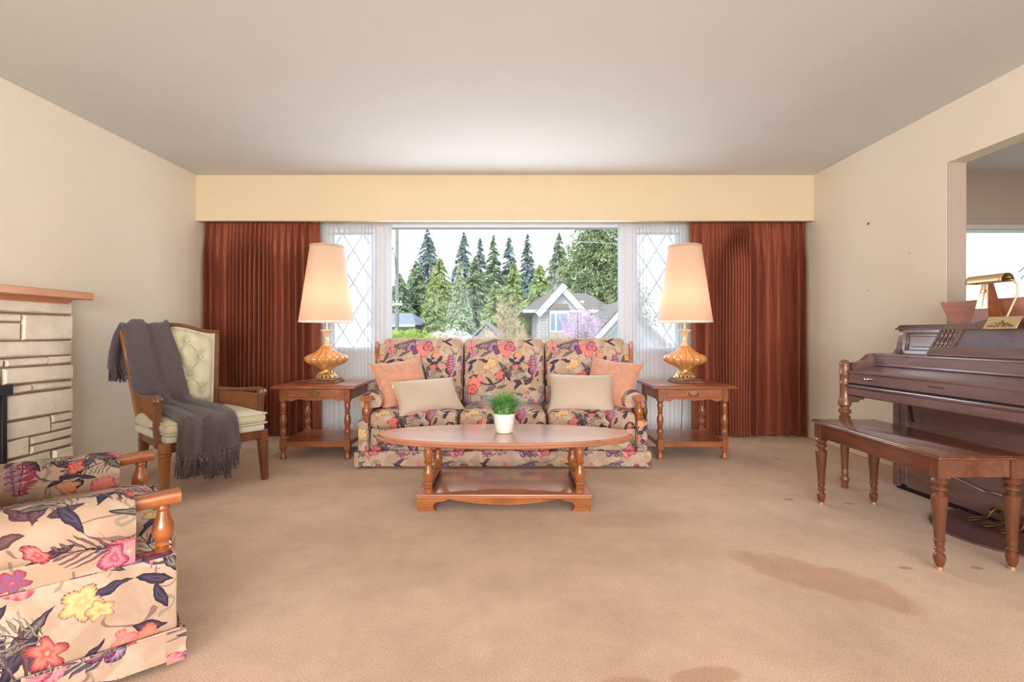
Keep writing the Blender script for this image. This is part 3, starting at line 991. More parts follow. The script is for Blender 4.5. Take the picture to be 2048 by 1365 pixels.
def seat_unit(name, label, cat, loc, rotz, W, depth, ncush, mat, wz, blockz, seatz, backz, group=None, u_off=0):
    """skirted sofa/armchair: rolled arms with exposed wooden arm ends on turned posts"""
    t = thing(name, label, cat, loc, rotz, group)
    ia = W-.09                      # inner face of the arm base
    arm_c = W-.075
    zb = seatz-.12                  # top of the base
    boxz = blockz-.175
    mb = MB()
    mb.cushion(0, depth/2+.02, (zb+.04)/2, ia, depth/2-.03, (zb-.04)/2, .012, (0, 0, 0), (18, 6, 3))
    obj('seat_deck', mb, mat, t, uv=uvm(u_off, .1))
    # seat cushions
    cw = 2*ia/ncush
    for i in range(ncush):
        cx = -ia+cw*(i+.5)
        mb = MB()
        mb.cushion(cx, .275, (zb+seatz)/2, cw/2-.004, .285, (seatz-zb)/2, .045, (0, .012, .022), (16, 12, 6))
        c = obj('seat_cushion', mb, mat, t, 60, uv=uvm(-(cx-cw/2)+.12, -.05))
        mb = MB()
        hx, yy, zz = cw/2-.02, -.004, seatz-.012
        mb.tube([(cx-hx, .04, zz-.004), (cx-hx+.03, yy, zz), (cx, yy-.006, zz), (cx+hx-.03, yy, zz), (cx+hx, .04, zz-.004)], .005, 6)
        obj('piping', mb, mat, c, uv=uvm(-(cx-cw/2)+.12, -.05))
    # back: frame and cushions
    mb = MB()
    tilt = .16
    mb.prism([(depth-.24, zb), (depth-.03, zb), (depth+.0, backz-.03), (depth-.03, backz-.01), (depth-.10, backz-.02)], 'x', -W+.03, W-.03)
    obj('back_frame', mb, mat, t, uv=uvm(0, 0))
    bw = (2*W-.09)/ncush
    for i in range(ncush):
        cx = -(W-.045)+bw*(i+.5)
        mb = MB()
        hz = (backz-seatz+.05)/2
        Mx = Matrix.Translation((cx, .60, seatz-.03+hz)) @ Matrix.Rotation(R(-13), 4, 'X')
        mb.cushion(0, 0, 0, bw/2-.003, .085, hz, .05, (0, .03, .006), (16, 5, 14), Mx)
        hw = bw/2
        obj('back_cushion', mb, mat, t, 60, uv=(lambda co, n, a=cx-hw: ((co.x-a)+(.0 if abs(n.x) < .75 else co.y), (co.z-seatz+.02)+(co.y-.55)*.35+.04)))
    # arms
    for s in (-1, 1):
        a_b = MB()
        a_b.box(min(s*(ia), s*(W-.015)), max(s*ia, s*(W-.015)), .0, depth-.06, .05, boxz, .012, 2)
        a = obj('arm', a_b, mat, t, uv=uvm(.08 if s > 0 else .02, .12))
        pb = MB()
        rc, rr = wz, .080
        pts = []
        for k in range(25):
            an = -PI*.62+2*PI*.90*k/24
        # padded arm section: panel with a roll on top, built as a profile along y
        prof = []
        x_in, x_out = ia+.004, W-.022
        prof.append((x_in, boxz-.04)); prof.append((x_in, rc-.05))
        for k in range(17):
            an = PI*1.18-PI*1.36*k/16
            prof.append((arm_c-.006+.090*math.cos(an), rc+rr*math.sin(an)))
        prof.append((x_out, rc-.055)); prof.append((x_out, boxz-.04))
        prof = [(s*p[0], p[1]) for p in prof]
        y0, y1 = .10, depth-.16
        ny = 14
        def sec(u, v):
            k = u*(len(prof)-1)
            i0 = int(k)
            p = prof[min(i0, len(prof)-1)]
            y = y0+(y1-y0)*v
            e = max(0, 1-v*ny/1.2)
            cxx, czz = s*arm_c, rc-.02
            q = .12*e
            return Vector((p[0]+(cxx-p[0])*q, y, p[1]+(czz-p[1])*q))
        pb.grid(sec, len(prof)-1, ny)
        # front cap
        cap = [pb.bm.verts.new(sec(i/(len(prof)-1), 0)) for i in range(len(prof))]
        pb.bm.faces.new(cap)
        bmesh.ops.recalc_face_normals(pb.bm, faces=pb.bm.faces)
        obj('arm_pad', pb, mat, a, 50, uv=(lambda co, n, s=s: ((co.x+.3, co.z+.05) if abs(n.y) > .7 else (co.y+.21, .31+(wz+.085*math.atan2(co.z-wz, abs(co.x)-arm_c+.006) if co.z > wz-.05 and not (abs(co.x) < arm_c and co.z < wz) else (co.z if abs(co.x) > arm_c else wz+.085*PI*1.15+wz-co.z))))))
        rb = MB()
        zt_ = blockz
        path = [(s*arm_c, .16, zt_-.022), (s*arm_c, .09, zt_-.022), (s*(arm_c+.004), .03, zt_-.018), (s*(arm_c+.006), -.012, zt_-.017)]
        W2 = .026
        for i in range(len(path)-1):
            pass
        def rail(u, v):
            k = v*(len(path)-1)
            i0 = min(int(k), len(path)-2)
            f = k-i0
            p = Vector(path[i0]).lerp(Vector(path[i0+1]), f)
            an = 2*PI*u
            c, s_ = math.cos(an), math.sin(an)
            c = math.copysign(abs(c)**.4, c); s_ = math.copysign(abs(s_)**.4, s_)
            w = W2+.007*v
            return Vector((p.x+c*w, p.y, p.z+s_*.019))
        rb.grid(rail, 20, 14, None, True)
        vs = sorted([v for v in rb.bm.verts], key=lambda v: v.co.y)
        rb.bm.verts.ensure_lookup_table()
        ends = [e for e in rb.bm.edges if e.is_boundary]
        bmesh.ops.holes_fill(rb.bm, edges=ends)
        bmesh.ops.recalc_face_normals(rb.bm, faces=rb.bm.faces)
        obj('arm_rail', rb, M['arm_wood'], a, 50)
        qb = MB()
        qb.lathe(arm_post_profile(blockz-.034-boxz), s*(arm_c+.004), .030, boxz-.001, 20)
        obj('arm_post', qb, M['arm_wood'], a)
    # skirt with corner pleats
    sk = MB()
    h = .105 if ncush == 1 else .125
    o_ = W
    for (x0, x1, y0, y1) in ((-o_+.006, o_-.006, -.014, -.002), (-o_+.002, -o_+.013, -.013, depth-.04), (o_-.013, o_-.002, -.013, depth-.04)):
        sk.box(x0, x1, y0, y1, .018, h, .003, 1)
    obj('skirt', sk, mat, t, uv=uvm(u_off+.05, .55))
    for s in (-1, 1):
        pl = MB()
        pl.prism([(s*(o_+.004), -.019), (s*(o_-.03), -.017), (s*(o_-.02), -.012), (s*(o_-.002), -.010), (s*(o_-.0), .03), (s*(o_+.006), .03)], 'z', .015, h-.004)
        obj('corner_pleat', pl, mat, t, uv=uvm(.3, .5))
    sm = MB()
    sm.tube([(-o_+.006, depth-.05, h), (-o_+.006, -.008, h), (o_-.006, -.008, h), (o_-.006, depth-.05, h)], .005, 6)
    obj('skirt_welt', sm, mat, t, uv=uvm(.2, .2))
    for x in (-W+.08, W-.08):
        for y in (.06, depth-.12):
            ft = MB(); ft.lathe([(.022, 0), (.028, .006), (.026, .05)], x, y, 0, 12)
            obj('glide', ft, M['black'], t)
    # wooden wings at the ends of the back
    for s in (-1, 1):
        wb = MB()
        y0 = depth-.30
        wb.prism([(y0-.02, wz+.02), (y0-.03, wz+.09), (y0+.00, wz+.20), (y0+.005, wz+.30), (y0-.01, backz-.06), (y0-.005, backz-.01), (y0+.02, backz), (y0+.05, backz-.03), (depth-.05, backz-.03), (depth-.05, wz)], 'x', s*(W-.015), s*(W+.015))
        bmesh.ops.bevel(wb.bm, geom=[e for e in wb.bm.edges], offset=.006, segments=2, affect='EDGES')
        wg = obj('wing_trim', wb, M['arm_wood'], t)
        fb = MB()
        fb.cushion(s*(W-.045), depth-.17, (wz+backz)/2, .034, .13, (backz-wz)/2-.02, .03, (.008, 0, 0), (5, 8, 10))
        obj('wing_pad', fb, mat, t, 60, uv=uvm(.5, .3, 'side'))
    return t

seat_unit('sofa', 'three-seat floral chintz sofa with wooden arm ends in front of the picture window', 'sofa',
          (-.074, 3.612, 0), 0, 1.063, .86, 3, M['floral'], .470, .522, .405, .915)
seat_unit('floral_armchair', 'floral chintz armchair with wooden arm ends at the bottom left, by the fireplace', 'armchair',
          (-1.250, 1.773, 0), R(131.4), .404, .80, 1, M['floral_chair'], .440, .500, .385, .86)

# ---------------------------------------------------------------- throw pillows on the sofa
def pillow(name, label, mat, loc, rot, hx, hy, tck, grp, pinch=.07, taglabel=False):
    t = thing(name, label, 'pillow', loc, 0, grp)
    t.rotation_euler = rot
    mb = MB(); mb.pillow(hx, hy, tck, pinch)
    obj('pillow_cover', mb, mat, t, 80)
    mb = MB()
    pts = []
    n = 40
    for k in range(n+1):
        a = k/n*4
        e = int(a) % 4
        f = a-int(a)
        w = -1+2*f
        u, v = [(w, -1), (1, w), (-w, 1), (-1, -w)][e]
        pts.append((hx*u*(1-pinch*(1-v*v)), 0, hy*v*(1-pinch*(1-u*u))))
    mb.tube(pts, .0045, 5, False)
    obj('seam', mb, mat, t)
    if taglabel:
        mb = MB(); mb.box(-hx-.012, -hx+.012, -.004, .002, hy*.35, hy*.7, M=Matrix.Rotation(R(10), 4, 'Y'))
        obj('care_tag', mb, M['label_white'], t)
    return t
pillow('throw_pillow', 'peach square throw pillow in the left corner of the sofa', M['peach'], (-.868, 3.935, .580), (R(-26), R(-7), R(34)), .215, .210, .10, 'peach pillows', .13)
pillow('throw_pillow', 'peach square throw pillow in the right corner of the sofa', M['peach'], (.772, 3.94, .580), (R(-26), R(7), R(-30)), .215, .210, .10, 'peach pillows', .13)
pillow('lumbar_pillow', 'grey-taupe lumbar pillow with white tag leaning on the left peach pillow', M['taupe'], (-.640, 3.755, .510), (R(-42), R(-2), R(30)), .250, .150, .080, 'taupe lumbar pillows', .09, True)
pillow('lumbar_pillow', 'grey-taupe lumbar pillow leaning on the right peach pillow', M['taupe'], (.515, 3.78, .522), (R(-30), R(0), R(-9)), .245, .160, .085, 'taupe lumbar pillows', .09)

# ================================================================ coffee table
ct = thing('coffee_table', 'oval-topped wooden coffee table with lower shelf in front of the sofa', 'coffee table', (-.050, 2.967, 0))
mb = MB()
prof = [(-.10, .352), (-.020, .353), (-.004, .357), (.004, .363), (.005, .369), (-.001, .374), (-.010, .376), (-.013, .380), (-.014, .384), (-.018, .388), (-.05, .388)]
seg = 96
rings = []
for off, z in prof:
    rings.append([mb.bm.verts.new(((.760+off)*math.cos(2*PI*k/seg), (.305+off)*math.sin(2*PI*k/seg), z)) for k in range(seg)])
for a, b_ in zip(rings, rings[1:]):
    for k in range(seg):
        mb.bm.faces.new((a[k], a[(k+1) % seg], b_[(k+1) % seg], b_[k]))
mb.bm.faces.new(list(reversed(rings[0]))); mb.bm.faces.new(rings[-1])
obj('table_top', mb, M['table_top'], ct, 30)
mb = MB()
mb.box(-.485, .485, -.232, .232, .082, .094, .004, 2)
mb.box(-.478, .478, -.226, .226, .070, .083, .003, 1)
obj('shelf', mb, M['table_top'], ct)
half = [(-.474, .071), (-.478, .060), (-.480, .045), (-.472, .028), (-.468, .012), (-.474, .004), (-.474, 0), (-.372, 0), (-.374, .006), (-.384, .014), (-.388, .026), (-.384, .040), (-.372, .050), (-.352, .054), (-.344, .052), (-.336, .058), (-.322, .058), (-.312, .066), (-.296, .068)]
for k in range(1, 10):
    x = -.296+.296*k/9
    half.append((x, .036+.032*(x/.296)**2))
poly = half+[(-x, z) for x, z in reversed(half[:-1])]
for nm, ya, yb in (('front_apron', -.226, -.206), ('back_apron', .206, .226)):
    mb = MB(); mb.prism(poly, 'y', ya, yb)
    obj(nm, mb, M['honey_wood'], ct, 30)
sp = [(-.2055, .071), (-.2055, 0), (-.13, 0), (-.14, .03), (-.12, .052), (-.09, .060), (0, .050), (.09, .060), (.12, .052), (.14, .03), (.13, 0), (.2055, 0), (.2055, .071)]
for s in (-1, 1):
    mb = MB(); mb.prism(sp, 'x', s*.475, s*.455)
    obj('side_apron', mb, M['honey_wood'], ct, 30)
post = [(.027, 0), (.028, .010), (.024, .014), (.020, .020), (.026, .028), (.020, .036), (.027, .046), (.024, .054), (.019, .058), (.022, .066), (.031, .092), (.029, .112), (.023, .135), (.017, .152), (.019, .158), (.026, .164), (.019, .170), (.020, .178), (.025, .205), (.026, .225), (.021, .245), (.024, .260)]
p0 = MB(); p0.lathe(post, 0, 0, .093, 24)
first = obj('leg', p0, M['honey_leg'], ct)
first.location = (-.422, -.175, 0)
for x, y in ((.422, -.175), (-.422, .175), (.422, .175)):
    c = first.copy(); COL.objects.link(c); c.location = (x, y, 0)
g0 = MB(); g0.lathe([(.004, 0), (.009, .006), (.010, .012), (.004, .018), (.010, .026), (.004, .034), (.007, .040), (.003, .046)], 0, 0, .094, 12)
gf = None
for s in (-1, 1):
    for k in range(9):
        if gf is None:
            gf = obj('gallery_spindle', g0, M['dark_bead'], ct); o = gf
        else:
            o = gf.copy(); COL.objects.link(o)
        o.location = (s*.405, -.128+.032*k, 0)
    mb = MB(); mb.box(s*.405-.008, s*.405+.008, -.155, .155, .138, .146, .003, 1)
    obj('gallery_rail', mb, M['honey_wood'], ct)
    mb = MB(); mb.box(s*.422-.02, s*.422+.02, -.20, .20, .336, .354, .003, 1)
    obj('top_cleat', mb, M['honey_wood'], ct)

# potted grass on the coffee table
pg = thing('potted_grass', 'green tufted grass in a small white ceramic pot on the coffee table', 'plant', (-.052, 2.972, .389))
mb = MB()
mb.lathe([(.040, .0), (.046, .001), (.051, .010), (.058, .040), (.063, .085), (.064, .112), (.062, .114), (.059, .112), (.057, .085), (.030, .080)], seg=24, lobes=12, amp=[0, .03, .03, .03, .03, .01, 0, 0, 0, 0])
obj('pot', mb, M['white_ceramic'], pg, 50)
mb = MB(); mb.lathe([(.057, .088), (.0568, .094), (.02, .097)], seg=16)
obj('soil', mb, plain('dark_soil', rgb(60, 48, 38), .95), pg)
def grass_mat():
    m, nt, b = newmat('grass_blades')
    t = N(nt, 'TexCoord')
    s = N(nt, 'SeparateXYZ', {0: t.outputs['Object']})
    n = N(nt, 'TexNoise', {'Vector': t.outputs['Object'], 'Scale': 90, 'Detail': 1})
    mr = N(nt, 'Math', {0: n.outputs[0], 1: .75}, operation='MULTIPLY')
    r = ramp(nt, mr.outputs[0], [(.2, rgb(50, 108, 46)), (.38, rgb(92, 156, 72)), (.55, rgb(170, 208, 130))])
    nt.links.new(r.outputs[0], b.inputs['Base Color'])
    b.inputs['Roughness'].default_value = .45
    return m
rg = random.Random(11)
mb = MB()
def blade(mb, x, y, a, L_, lean, w, droop=1.0):
    dx, dy = math.cos(a), math.sin(a)
    nx, ny = -dy, dx
    prev = None
    for k in range(6):
        t_ = k/5
        rr = lean*L_*(t_**1.6)
        z = .09+L_*(t_-droop*.45*lean*t_*t_*t_)
        w_ = w*(1-t_*.92)
        c = Vector((x+dx*rr, y+dy*rr, z))
        l = mb.bm.verts.new(c+Vector((nx*w_, ny*w_, 0))); r_ = mb.bm.verts.new(c-Vector((nx*w_, ny*w_, 0)))
        if prev:
            mb.bm.faces.new((prev[0], prev[1], r_, l))
        prev = (l, r_)
for i in range(900):
    rad = .052*math.sqrt(rg.random()); a = rg.uniform(0, 2*PI)
    lean = min(1.25, rad/.052*.95*rg.uniform(.4, 1.2)+.06)
    blade(mb, rad*math.cos(a), rad*math.sin(a), a+rg.uniform(-.5, .5), rg.uniform(.12, .195), lean, rg.uniform(.0018, .0034))
o = obj('grass', mb, grass_mat(), pg, None)
o['kind'] = 'stuff'
mb = MB()
for i, a in enumerate((PI*.98, PI*1.05, PI*.92)):
    pts = [(-.045, -.01*i, .10), (-.075, -.012*i, .125), (-.10-.008*i, -.015*i, .11), (-.112-.008*i, -.016*i, .06), (-.116-.006*i, -.016*i, .03)]
    mb.tube(pts, .0011, 4)
obj('trailing_strands', mb, plain('pale_strand', rgb(206, 204, 160), .6), pg)

# ================================================================ end tables (one built, one copied)
et = thing('end_table', 'wooden end table with drawer and turned legs between sofa and left drape', 'end table', (-1.535, 4.115, 0), 0, 'end tables')
mb = MB()
mb.box(-.325, .325, -.295, .295, .553, .566, .005, 2)
mb.box(-.315, .315, -.285, .285, .566, .573, .004, 2)
obj('table_top', mb, M['maple'], et)
legp = [(.019, 0), (.023, .008), (.020, .014), (.015, .020), (.024, .045), (.026, .065), (.020, .082), (.016, .086), (.022, .092), (.016, .098), (.020, .110), (.026, .135), (.024, .165), (.016, .192), (.016, .196), (.022, .204), (.016, .212), (.020, .240), (.023, .262), (.018, .280), (.024, .288), (.020, .294)]
lm = MB()
h = .023
lm.lathe([(.024, 0), (.026, .004), (.022, .030), (.016, .046), (.015, .052), (.022, .060), (.018, .066), (.020, .080)], 0, 0, 0, 16)
lm.box(-h, h, -h, h, .078, .157, .003, 1)
lm.lathe(legp, 0, 0, .157, 18)
lm.box(-h, h, -h, h, .450, .556, .003, 1)
lg = obj('leg', lm, M['maple_leg'], et)
lg.location = (-.250, -.230, 0)
for x, y in ((.25, -.23), (-.25, .23), (.25, .23)):
    c = lg.copy(); COL.objects.link(c); c.location = (x, y, 0)
mb = MB()
mb.box(-.272, .272, -.25, .25, .128, .140, .003, 1)
mb.box(-.228, .228, -.246, -.228, .098, .130, .002, 1); mb.box(-.228, .228, .228, .246, .098, .130, .002, 1)
mb.box(-.265, -.247, -.21, .21, .098, .130, .002, 1); mb.box(.247, .265, -.21, .21, .098, .130, .002, 1)
obj('shelf', mb, M['maple'], et)
ap = [(-.228, .556), (-.228, .462), (-.20, .452), (-.175, .450), (-.16, .460), (-.13, .468), (-.08, .462), (0, .455), (.08, .462), (.13, .468), (.16, .460), (.175, .450), (.20, .452), (.228, .462), (.228, .556)]
mb = MB(); mb.prism(ap, 'y', -.242, -.225)
obj('front_apron', mb, M['maple'], et, 30)
mb = MB(); mb.box(-.228, .228, .225, .242, .46, .555)
obj('back_apron', mb, M['maple'], et)
for s in (-1, 1):
    mb = MB(); mb.box(s*.255-.008, s*.255+.008, -.208, .208, .46, .555)
    obj('side_apron', mb, M['maple'], et)
mb = MB()
mb.box(-.212, .212, -.250, -.240, .480, .550, .003, 1)
mb.box(-.200, .200, -.254, -.249, .487, .543, .003, 1)
dr = obj('drawer', mb, M['maple'], et)
mb = MB()
# pierced batwing plate and bail
mb.prism([(-.055, .520), (-.048, .530), (-.032, .527), (-.020, .535), (0, .531), (.020, .535), (.032, .527), (.048, .530), (.055, .520), (.046, .512), (.034, .504), (.018, .508), (0, .497), (-.018, .508), (-.034, .504), (-.046, .512)], 'y', -.257, -.253)
pts = [(-.034, -.262, .519), (-.034, -.268, .508), (-.022, -.270, .499), (0, -.271, .497), (.022, -.270, .499), (.034, -.268, .508), (.034, -.262, .519)]
mb.tube(pts, .0035, 6)
for s in (-1, 1):
    mb.lathe([(.006, 0), (.006, .006), (.003, .009)], seg=8, M=Matrix.Translation((s*.034, -.256, .519)) @ Matrix.Rotation(R(90), 4, 'X'))
obj('bail_handle', mb, M['old_brass'], dr)
e2 = dup(et)
e2.location = (1.393, 4.115, 0)
e2['label'] = 'wooden end table with drawer and turned legs between sofa and right drape'

# ================================================================ table lamps
lp = thing('table_lamp', 'lit table lamp, tall ivory shade and amber ceramic base, on the left end table', 'lamp', (-1.552, 4.165, .573), 0, 'table lamps')
mb = MB()
mb.box(-.112, .112, -.112, .112, 0, .018, .004, 1)
mb.box(-.100, .100, -.100, .100, .018, .036, .006, 2)
obj('base_block', mb, M['walnut_leg'], lp)
mb = MB()
for k in range(16):
    a = 2*PI*k/16
    mb.tube([(.085*math.cos(a), .085*math.sin(a), .036), (.070*math.cos(a+.2), .070*math.sin(a+.2), .052), (.066*math.cos(a-.2), .066*math.sin(a-.2), .066), (.050*math.cos(a), .050*math.sin(a), .086)], .008, 6)
    mb.tube([(.085*math.cos(a+.2), .085*math.sin(a+.2), .036), (.072*math.cos(a), .072*math.sin(a), .055), (.052*math.cos(a+.2), .052*math.sin(a+.2), .082)], .006, 6)
mb.lathe([(.088, .034), (.090, .040), (.080, .042)], seg=28)
mb.lathe([(.046, .080), (.052, .086), (.050, .094), (.044, .098), (.048, .104)], seg=28)
obj('filigree_foot', mb, M['gold_leaf'], lp)
mb = MB()
pb = [(.046, .102), (.052, .110), (.070, .122), (.098, .137), (.136, .152), (.160, .165), (.172, .182), (.174, .199), (.166, .215), (.146, .228), (.116, .240), (.086, .256), (.060, .277), (.046, .302)]
mb.lathe(pb, seg=112, lobes=16, amp=[.04, .06, .10, .12, .13, .13, .13, .13, .13, .13, .12, .12, .10, .06])
obj('ceramic_body', mb, M['amber'], lp, 70)
mb = MB()
mb.lathe([(.044, .300), (.040, .306), (.022, .314), (.027, .322), (.020, .330), (.026, .338), (.017, .346), (.017, .365), (.020, .385), (.028, .408), (.046, .424), (.052, .430), (.046, .436), (.020, .440)], seg=56, lobes=14, amp=[0, 0, 0, 0, 0, 0, 0, .10, .14, .16, .16, .12, 0, 0])
obj('fluted_neck', mb, M['pale_gold'], lp, 60)
mb = MB()
mb.tube([(0, 0, .436), (0, 0, .56)], .007, 8)
mb.lathe([(.016, .555), (.018, .56), (.018, .61), (.012, .615)], seg=12)
obj('socket', mb, M['brass'], lp)
mb = MB(); mb.lathe([(.012, .612), (.022, .640), (.032, .672), (.030, .695), (.014, .71)], seg=14)
bm_, bnt, bb = newmat('glowing_bulb')
bb.inputs['Emission Color'].default_value = (1, .72, .42, 1)
bb.inputs['Emission Strength'].default_value = 6
obj('bulb', mb, bm_, lp)
mb = MB()
ZS0, ZS1, RS0, RS1 = .497, 1.137, .220, .130
mb.lathe([(RS0, ZS0), (RS0*.83+RS1*.17, ZS0+.17*(ZS1-ZS0)), ((RS0+RS1)/2, (ZS0+ZS1)/2), (RS1, ZS1)], seg=56, cap=False)
sh = obj('lamp_shade', mb, M['shade'], lp, 60)
mb = MB()
mb.lathe([(RS0+.001, ZS0), (RS0+.002, ZS0+.012), (RS0-.004, ZS0+.012), (RS0-.003, ZS0)], seg=56, cap=False)
obj('bottom_band', mb, M['label_white'], sh)
mb = MB()
for k in range(60):
    a = 2*PI*k/60
    r = RS1+.003
    mb.tube([(r*math.cos(a), r*math.sin(a), ZS1-.014), (r*math.cos(a+.06), r*math.sin(a+.06), ZS1-.008), (r*math.cos(a+.11), r*math.sin(a+.11), ZS1-.015)], .004, 5)
mb.lathe([(RS1+.002, ZS1-.022), (RS1+.004, ZS1-.006), (RS1+.002, ZS1), (RS1-.004, ZS1), (RS1-.002, ZS1-.022)], seg=56, cap=False)
obj('braid_trim', mb, plain('gold_braid', rgb(196, 170, 134), .7), sh)
mb = MB()
for k in range(3):
    a = 2*PI*k/3+.4
    mb.tube([(0, 0, ZS0+.10), (RS0*.95*math.cos(a), RS0*.95*math.sin(a), ZS0+.03)], .0025, 5)
obj('shade_spider', mb, M['brass'], lp)
mb = MB()
mb.tube([(.05, .10, .006), (.06, .18, .004), (.07, .25, -.02), (.075, .28, -.15), (.08, .33, -.45), (.10, .42, -.555)], .003, 5)
obj('power_cord', mb, M['old_brass'], lp)
l2 = dup(lp)
l2.location = (1.432, 4.165, .573)
l2['label'] = 'lit table lamp, tall ivory shade and amber ceramic base, on the right end table'
for L_ in ((-1.552, 4.165), (1.432, 4.165)):
    light('lamp_glow', 'POINT', (L_[0], L_[1], .573+.69), (0, 0, 0), 3.6, (1.0, .66, .46), shadow_soft_size=.05)
# ================================================================ tufted wing chair with cane arms
ang = math.atan2(.77, .636)
wc = thing('tufted_armchair', 'pale green tufted armchair with dark wood frame and cane arms beside the fireplace', 'armchair', (-1.838, 3.12, 0), ang)
def leg_tri(mb, x, y, top, bot, z0, z1, dx=0, dy=0):
    v = []
    for z, h_, ox, oy in ((z0, bot, dx, dy), (z1, top, 0, 0)):
        for a, b_ in ((-1, -1), (1, -1), (1, 1), (-1, 1)):
            v.append(mb.bm.verts.new((x+ox+a*h_, y+oy+b_*h_, z)))
    for i in range(4):
        mb.bm.faces.new((v[i], v[(i+1) % 4], v[4+(i+1) % 4], v[4+i]))
    mb.bm.faces.new(v[3::-1]); mb.bm.faces.new(v[4:])
    return v
for (x, y, dx, dy, wd) in ((-.280, .025, 0, 0, 'chair_wood_gold'), (.280, .025, .01, -.01, 'chair_wood'), (-.23, .62, 0, .06, 'chair_wood'), (.23, .62, 0, .06, 'chair_wood')):
    mb = MB()
    leg_tri(mb, x, y, .026, .017, 0, .255, dx, dy)
    mb.box(x-.030, x+.030, y-.030, y+.030, .255, .272, .004, 1)
    mb.box(x-.026, x+.026, y-.026, y+.026, .272, .335, .003, 1)
    for s in (-.010, 0, .010):
        mb.tube([(x+s, y-.0245, .24), (x+s+dx*.8, y+dy*.8-.018, .05)], .0028, 4)
    obj('leg', mb, M[wd], wc)
mb = MB()
mb.box(-.265, .265, .005, .035, .275, .335, .004, 1)
mb.box(-.25, .25, .61, .64, .275, .335, .004, 1)
for s in (-1, 1):
    mb.prism([(s*.275, .03), (s*.25, .62), (s*.225, .62), (s*.25, .03)], 'z', .275, .335)
obj('seat_rail', mb, M['chair_wood'], wc)
mb = MB(); mb.cushion(0, .31, .353, .285, .315, .025, .018, (0, 0, .004), (14, 12, 4))
obj('seat_deck', mb, M['welt'], wc, 60)
mb = MB()
mb.cushion(0, .285, .415, .29, .310, .040, .036, (.006, .012, .022), (20, 20, 6))
for v in mb.bm.verts:      # tufts sink the cushion top
    for bx, by in ((-.13, .14), (.13, .14), (0, .28), (-.13, .42), (.13, .42)):
        d2 = (v.co.x-bx)**2+(v.co.y-by)**2
        if v.co.z > .42:
            v.co.z -= .014*math.exp(-d2/.0022)
sc_ = obj('seat_cushion', mb, M['celadon'], wc, 60)
mb = MB()
for zz in (.385, .447):
    mb.tube([(-.285, .1, zz), (-.288, -.02, zz), (-.26, -.031, zz), (0, -.036, zz), (.26, -.031, zz), (.288, -.02, zz), (.285, .1, zz)], .005, 6)
obj('piping', mb, M['celadon'], sc_)
for bx, by in ((-.13, .14), (.13, .14), (0, .28)):
    mb = MB(); mb.lathe([(.009, 0), (.010, .003), (.006, .006)], bx, by, .462, 10)
    obj('button', mb, M['celadon'], sc_)
# back: local frame leaning backwards
tiltb = math.atan2(.125, .54)
BM = Matrix.Translation((-.005, .705, .455)) @ Matrix.Rotation(-tiltb, 4, 'X')
BH = .545           # height along the slope to the corner
def bw_(t):         # half width
    return .232+.055*t
def btop(x):        # camel back outline
    q = min(1, abs(x)/.287)
    return BH+.052*(.5+.5*math.cos(PI*min(1, q*1.08)))
# tufted cushion
mb = MB()
tuft = []
for r_ in range(4):
    zz = .10+.125*r_
    xs = (-.16, 0, .16) if r_ % 2 == 0 else (-.08, .08)
    for x in xs:
        tuft.append((x, zz))
def bk(u, v):
    t = v
    hw = bw_(t)-.018
    x = (2*u-1)*hw
    z = .0+(btop(x)-.02)*v
    ed = min(1, 8*min(u, 1-u), )*min(1, 8*min(v, 1-v))
    y = -.045*math.sin(PI/2*min(1, ed))-.012
    dep = 0
    for (bx, bz) in tuft:
        d2 = (x-bx)**2+(z-bz)**2
        dep = max(dep, .046*math.exp(-d2/.0014))
    # diamond creases joining the buttons
    a = (x/.08+(z-.10)/.125)/2
    b_ = (x/.08-(z-.10)/.125)/2
    ca = abs(a-round(a)); cb = abs(b_-round(b_))
    if .07 < z < .50 and abs(x) < .19:
        dep = max(dep, .024*math.exp(-(ca/.05)**2), .024*math.exp(-(cb/.05)**2))
    elif z >= .50 or z <= .07:
        cx_ = abs(x/.08-round(x/.08))
        if abs(x) < .2:
            dep = max(dep, .010*math.exp(-(cx_/.10)**2))
    return Vector((x, y+dep, z))
mb.grid(bk, 64, 64, BM)
bc = obj('tufted_back', mb, M['celadon'], wc, None)
for p in bc.data.polygons:
    p.use_smooth = True
for (bx, bz) in tuft:
    mb = MB()
    mb.lathe([(.010, 0), (.011, .004), (.006, .009)], seg=10, M=BM @ Matrix.Translation((bx, -.026, bz)) @ Matrix.Rotation(R(90), 4, 'X'))
    obj('button', mb, M['celadon'], bc)
mb = MB()
mb.tube([BM @ Vector(((2*u-1)*(bw_(1)-.018), -.014, btop((2*u-1)*.27)-.018)) for u in [i/16 for i in range(17)]], .006, 6)
for s in (-1, 1):
    mb.tube([BM @ Vector((s*(bw_(t)-.018), -.014, BH*t)) for t in (0, .5, .98)], .006, 6)
obj('piping', mb, M['celadon'], bc)
# outside back
mb = MB()
mb.grid(lambda u, v: Vector(((2*u-1)*(bw_(v)-.01), .024, -.12+(btop((2*u-1)*.28)+.10)*v)), 12, 4, BM)
obj('outside_back', mb, M['celadon'], wc, None)
